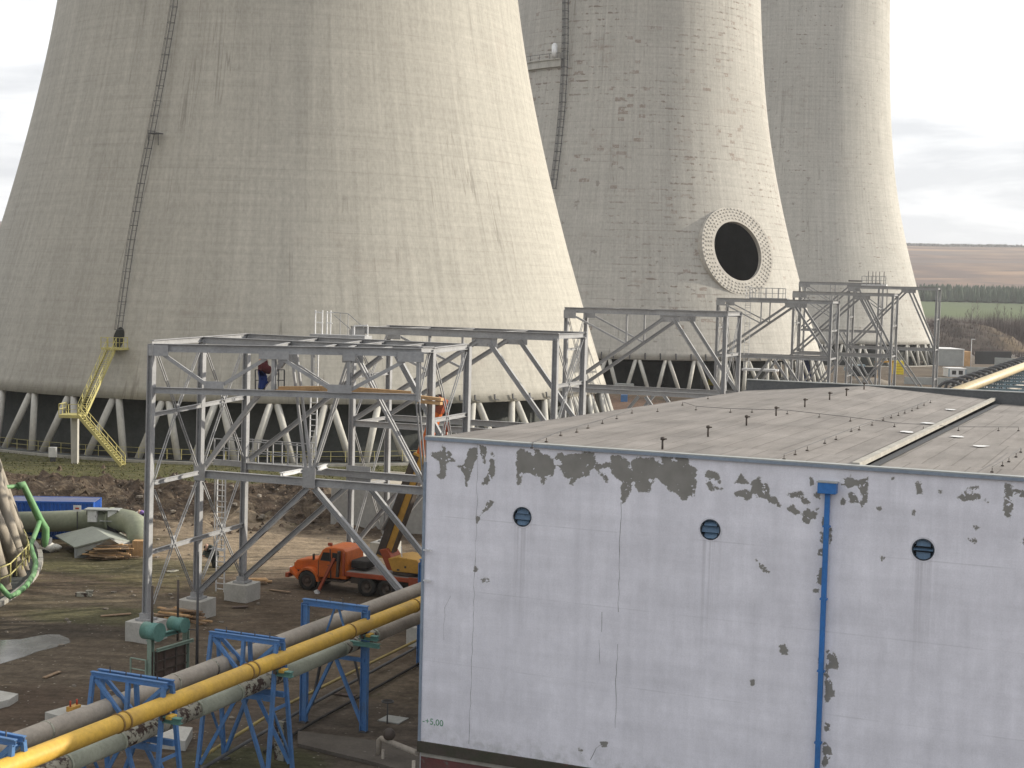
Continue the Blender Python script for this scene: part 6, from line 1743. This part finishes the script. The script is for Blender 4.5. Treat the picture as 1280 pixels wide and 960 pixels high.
wv = k.math('MULTIPLY', k.math('SUBTRACT', k.noise(p, .006, 5), .5), 90)
dw = k.math('ADD', dd, wv)
c = k.mix(k.ramp(k.noise(k.vmul(p, (1, .7, 1)), .013, 4, .55), .38, .60), (.225, .155, .115), (.135, .10, .088))
c = k.mix(k.ramp(k.noise(k.vmul(p, (.35, 1.0, 1)), .010, 4, .55), .52, .58, 0, .9), c, (.15, .125, .115))
c = k.mix(k.ramp(k.noise(k.vmul(p, (.3, .9, 1)), .009, 4, .55), .53, .60, 0, .9), c, (.30, .205, .14))
c = k.mix(k.ramp(dw, 2950, 3080, 0, .9), c, (.075, .072, .065))
c = k.mix(k.ramp(dw, 1330, 1420, 1, 0), c, (.06, .07, .05))
c = k.mix(k.ramp(dd, 1285, 1295, 1, 0), c, k.mix(k.ramp(k.noise(k.vmul(p, (1, .5, 1)), .008, 6), .35, .65), (.105, .13, .062), (.085, .105, .055)))
c = k.mix(k.ramp(dw, 840, 900, 1, 0), c, (.12, .10, .085))
MAT['hill'] = k.done(c, .95, 0, .1)
b = MB(); b.add(vs, fs, True); struct(b.build('hills', 'hill'))
# conifer forest belt: reads as one dark mass
b = MB()
def cone(x, y, z, h, r):
    n = 6; rings = [(r * .5, 0), (r, h * .12), (r * .6, h * .5), (r * .25, h * .8)]
    vs = []; t0 = random.uniform(0, 1)
    for rr, zz in rings:
        for i in range(n):
            t = t0 + 2 * math.pi * i / n; q = rr * random.uniform(.7, 1.25); vs.append((x + q * math.cos(t), y + q * math.sin(t), z + zz))
    vs.append((x + random.uniform(-.2, .2), y, z + h)); fs = []
    for j in range(3):
        for i in range(n): fs.append((j * n + i, j * n + (i + 1) % n, (j + 1) * n + (i + 1) % n, (j + 1) * n + i))
    for i in range(n): fs.append((3 * n + i, 3 * n + (i + 1) % n, 4 * n))
    b.add(vs, fs)
for i in range(2600):
    t = R_(random.uniform(5, 30)) if i < 2300 else R_(random.uniform(-24, -16)); r = random.uniform(1296, 1400)
    cone(r * math.sin(t), r * math.cos(t), hill_z(r) - .3, random.uniform(11, 13.6), random.uniform(2.2, 3.4))
MAT['conifer'] = worn('conifer_green', (.05, .075, .05), (.07, .085, .055), .05, .95)
tag(b.build('forest', 'conifer'), 'dark conifer forest belt at the foot of the brown hill', None, None, 'stuff')
b = MB()
for i in range(1500):
    t = R_(random.uniform(8, 26)); r = random.uniform(3180, 3330); cone(r * math.sin(t), r * math.cos(t), hill_z(r) - 3, random.uniform(6, 10), random.uniform(5, 9))
MAT['ridge_wood'] = worn('ridge_woodland', (.06, .055, .05), (.08, .075, .06), .02, .95)
tag(b.build('woodland', 'ridge_wood'), 'thin dark woodland along the hill ridge', None, None, 'stuff')
# earth mound
c0 = PY(1215, 440, 545.0)
def mound_z(x, y):
    u_ = x - c0.x
    if not (-60 <= u_ <= 110 and 520 <= y <= 590): return 0
    rz = 10.6 * math.exp(-(((u_ + 12) / 27) ** 4)) + 3.2 * math.exp(-(((u_ - 40) / 30) ** 2)) + 1.2 * mnoise.noise(V((u_ / 9, 0, 5)))
    z = min(13.5, rz) * max(0, math.sin(math.pi * (y - 520) / 70)) ** .8
    return z * (1 + .14 * fbm(x, y, .09)) + 1.0 * fbm(x, y, .22, 5) * min(1, z / 3) - .1
b = MB(); NN, MM = 110, 46; vs = []
for j in range(MM + 1):
    for i in range(NN + 1):
        x = c0.x - 60 + 170 * i / NN; y = 520 + 70 * j / MM
        vs.append((x, y, mound_z(x, y)))
b.add(vs, [(j * (NN + 1) + i, j * (NN + 1) + i + 1, (j + 1) * (NN + 1) + i + 1, (j + 1) * (NN + 1) + i) for j in range(MM) for i in range(NN)], True)
k = NT('mound_earth'); p = k.pos()
c = k.mix(k.ramp(k.noise(p, .10, 7, .7), .35, .65), (.10, .082, .07), (.055, .047, .042))
c = k.mix(k.ramp(k.noise(p, .35, 6, .7), .55, .65, 0, .7), c, (.13, .10, .085))
c = k.mix(k.math('MULTIPLY', k.ramp(k.xyz(p)[0], c0.x + 0, c0.x + 12, 0, 1), k.ramp(k.noise(p, .16, 6), .35, .6)), c, (.20, .15, .095))
k.bump(k.noise(p, .7, 6), .5, .4); MAT['mound'] = k.done(c, .95, 0, .1)
struct(b.build('earth_mound', 'mound'))
# pale rubble at the foot of the mound: one mass
b = MB()
for i in range(900):
    px = random.uniform(1150, 1300); Yq = random.uniform(505, 521); x = (px - 640) / FPX * Yq; s_ = random.uniform(.2, .7)
    vs = [(x + s_ * math.cos(j * 1.26) * random.uniform(.6, 1.3), Yq + s_ * math.sin(j * 1.26), 0) for j in range(5)] + [(x + s_ * random.uniform(-.4, .4), Yq, s_ * random.uniform(.8, 1.8))]
    b.add(vs, [(j, (j + 1) % 5, 5) for j in range(5)])
tag(b.build('rubble', worn('rubble_pale', (.36, .33, .30), (.2, .18, .16), .5, .9)), 'pale rubble strewn at the foot of the earth mound', None, None, 'stuff')
# scrub of bare twigs round the mound: one mass
b = MB()
def twig(q, h, r):
    t = random.uniform(0, 6.28); d = V((math.cos(t), math.sin(t), 0)); e = d * r
    top = q + ZZ * h + V((random.uniform(-.2, .2) * h, random.uniform(-.2, .2) * h, 0))
    b.add([q - e, q + e, top], [(0, 1, 2)])
for i in range(9000):
    px = random.uniform(1140, 1300); Yq = random.uniform(590, 640) if random.random() < .75 else random.uniform(505, 522)
    x = (px - 640) / FPX * Yq; q = V((x, Yq, 0))
    near = Yq < 530
    if i % 4 == 0:
        Yq = random.uniform(522, 560); x = (px - 640) / FPX * Yq; q = V((x, Yq, mound_z(x, Yq))); twig(q, random.uniform(.6, 2.2), random.uniform(.05, .14)); continue
    twig(q, random.uniform(1.0, 2.6) if near else (random.uniform(6, 13.5) + (2.0 if px > 1228 else 0)) * (1.0 + .22 * mnoise.noise(V((x / 9, 0, 0)))), random.uniform(.08, .22))
tag(b.build('scrub', 'twig'), 'bare grey-brown scrub around the earth mound', None, None, 'stuff')
# single bare trees
def bare_tree(px, Yq, h, label, mat):
    q = V(((px - 640) / FPX * Yq, Yq, 0)); r = thing('bare_tree', label, 'tree', q, 'bare trees behind the earth mound')
    b1 = MB(); top = q + ZZ * h * .97; b1.tube([q, q + ZZ * h * .5 + V((.1, 0, 0)), top], [.17, .11, .03], 6); b1.build('trunk', mat, r)
    b2 = MB()
    for i in range(26):
        z = h * random.uniform(.3, .95); t = random.uniform(0, 6.28); L = (h - z) * random.uniform(.25, .5) + .5
        d = V((math.cos(t), math.sin(t), 1.5)).normalized(); s_ = q + ZZ * z; e = s_ + d * L
        b2.tube([s_, e], [.05, .015], 4, False)
        for j in range(3):
            m_ = s_.lerp(e, random.uniform(.3, .9)); b2.tube([m_, m_ + V((random.uniform(-1, 1), random.uniform(-1, 1), 1.2)).normalized() * L * .4], [.025, .01], 3, False)
    b2.build('crown', 'twig', r)
for px, Yq, h, lab in ((1212, 575, 19.5, 'pale-stemmed bare birch behind the mound, leftmost of the close pair'), (1218, 578, 20.5, 'pale-stemmed bare birch behind the mound, right one of the close pair'), (1206, 585, 16, 'short bare birch just left of the close birch pair'), (1243, 600, 19, 'bare tree above the tan right slope of the mound'), (1252, 605, 18, 'slim bare tree right of the tan mound slope'), (1261, 598, 17, 'bare tree between the tan slope and the picture edge'), (1273, 590, 18, 'bare tree next to the right picture edge'), (1187, 580, 13, 'lowest bare tree at the left shoulder of the mound')):
    bare_tree(px, Yq, h, lab, 'birch' if 'birch' in lab else 'bark')
# lamp posts in the distance
for px, py, pyt, lab in ((1213, 462, 424, 'thin light post rising over the large site cabin'),):
    q = P(px, py); t = PY(px, pyt, q.y); r = thing('lamp_post', lab, 'lamp post', q)
    b = MB(); b.tube([q, V((q.x, q.y, t.z))], [.14, .08], 8); b.build('pole', 'steel_white', r); b = MB(); b.box(V((q.x + .4, q.y, t.z)), (1.0, .3, .2)); b.build('lamp_head', 'steel_white', r)

# ------------------------------------------------------------------ light
SUN_EL, SUN_AZ = 19.0, 14.0      # azimuth counted from +X towards +Y
sl = bpy.data.lights.new('sun', 'SUN'); sl.energy = 4.3; sl.angle = R_(.5); sl.color = (1.0, .93, .80)
so = bpy.data.objects.new('sun', sl); COL.objects.link(so)
sdir = V((math.cos(R_(SUN_EL)) * math.cos(R_(SUN_AZ)), math.cos(R_(SUN_EL)) * math.sin(R_(SUN_AZ)), math.sin(R_(SUN_EL))))
so.rotation_euler = sdir.to_track_quat('Z', 'Y').to_euler()
w = bpy.data.worlds.new('World'); SC.world = w; w.use_nodes = True
t = w.node_tree; bg = t.nodes['Background']
sky = t.nodes.new('ShaderNodeTexSky'); sky.sky_type = 'NISHITA'; sky.sun_disc = False
sky.sun_elevation = R_(SUN_EL); sky.sun_rotation = R_(90 - SUN_AZ); sky.air_density = 1.0; sky.dust_density = 2.0
tc = t.nodes.new('ShaderNodeTexCoord'); mp = t.nodes.new('ShaderNodeMapping'); mp.inputs['Scale'].default_value = (1.0, 1.0, 7.0)
t.links.new(tc.outputs['Generated'], mp.inputs[0])
nz = t.nodes.new('ShaderNodeTexNoise'); nz.inputs['Scale'].default_value = 2.6; nz.inputs['Detail'].default_value = 7; nz.inputs['Roughness'].default_value = .55; nz.inputs['Distortion'].default_value = .4
t.links.new(mp.outputs[0], nz.inputs['Vector'])
mr = t.nodes.new('ShaderNodeMapRange'); mr.inputs[1].default_value = .43; mr.inputs[2].default_value = .64

sx = t.nodes.new('ShaderNodeSeparateXYZ'); t.links.new(tc.outputs['Generated'], sx.inputs[0])
ma = t.nodes.new('ShaderNodeMath'); ma.operation = 'MULTIPLY_ADD'; ma.inputs[1].default_value = .75; ma.inputs[2].default_value = -.085
t.links.new(sx.outputs[2], ma.inputs[0])
mb = t.nodes.new('ShaderNodeMath'); t.links.new(nz.outputs[0], mb.inputs[0]); t.links.new(ma.outputs[0], mb.inputs[1])
t.links.new(mb.outputs[0], mr.inputs[0])
cm = t.nodes.new('ShaderNodeMix'); cm.data_type = 'RGBA'
cm.inputs[6].default_value = (6.7, 6.85, 7.1, 1); cm.inputs[7].default_value = (11.0, 11.0, 11.0, 1)
t.links.new(mr.outputs[0], cm.inputs[0])
mx = t.nodes.new('ShaderNodeMix'); mx.data_type = 'RGBA'; 
# clouds cover the half of the sky beyond the towers; behind the camera it is partly clear
gx_ = t.nodes.new('ShaderNodeSeparateXYZ'); t.links.new(tc.outputs['Generated'], gx_.inputs[0])
cv = t.nodes.new('ShaderNodeMapRange'); cv.inputs[1].default_value = -.35; cv.inputs[2].default_value = .45; cv.inputs[3].default_value = .62; cv.inputs[4].default_value = .95
t.links.new(gx_.outputs[1], cv.inputs[0]); t.links.new(cv.outputs[0], mx.inputs[0])
t.links.new(sky.outputs[0], mx.inputs[6]); t.links.new(cm.outputs[2], mx.inputs[7])
t.links.new(mx.outputs[2], bg.inputs['Color']); bg.inputs['Strength'].default_value = .1
SC.view_settings.view_transform = 'Standard'; SC.view_settings.look = 'None'; SC.view_settings.exposure = .36; SC.view_settings.gamma = 1
SC.cycles.max_bounces = 6; SC.cycles.diffuse_bounces = 3; SC.cycles.glossy_bounces = 2

# thin November haze: one even box of air round the whole place
b = MB(); b.box(V((0, 2450, 86.5)), (11200, 5900, 177)); hz = b.build('haze', MAT['steel'])
hm = bpy.data.materials.new('haze_air'); hm.use_nodes = True; nt = hm.node_tree; nt.nodes.clear()
out = nt.nodes.new('ShaderNodeOutputMaterial'); vo = nt.nodes.new('ShaderNodeVolumePrincipled')
vo.inputs['Color'].default_value = (.93, .94, .97, 1); vo.inputs['Density'].default_value = .00011; vo.inputs['Anisotropy'].default_value = .2
nt.links.new(vo.outputs[0], out.inputs['Volume'])
hz.data.materials.clear(); hz.data.materials.append(hm)
hz['kind'] = 'stuff'
SC.cycles.volume_bounces = 0
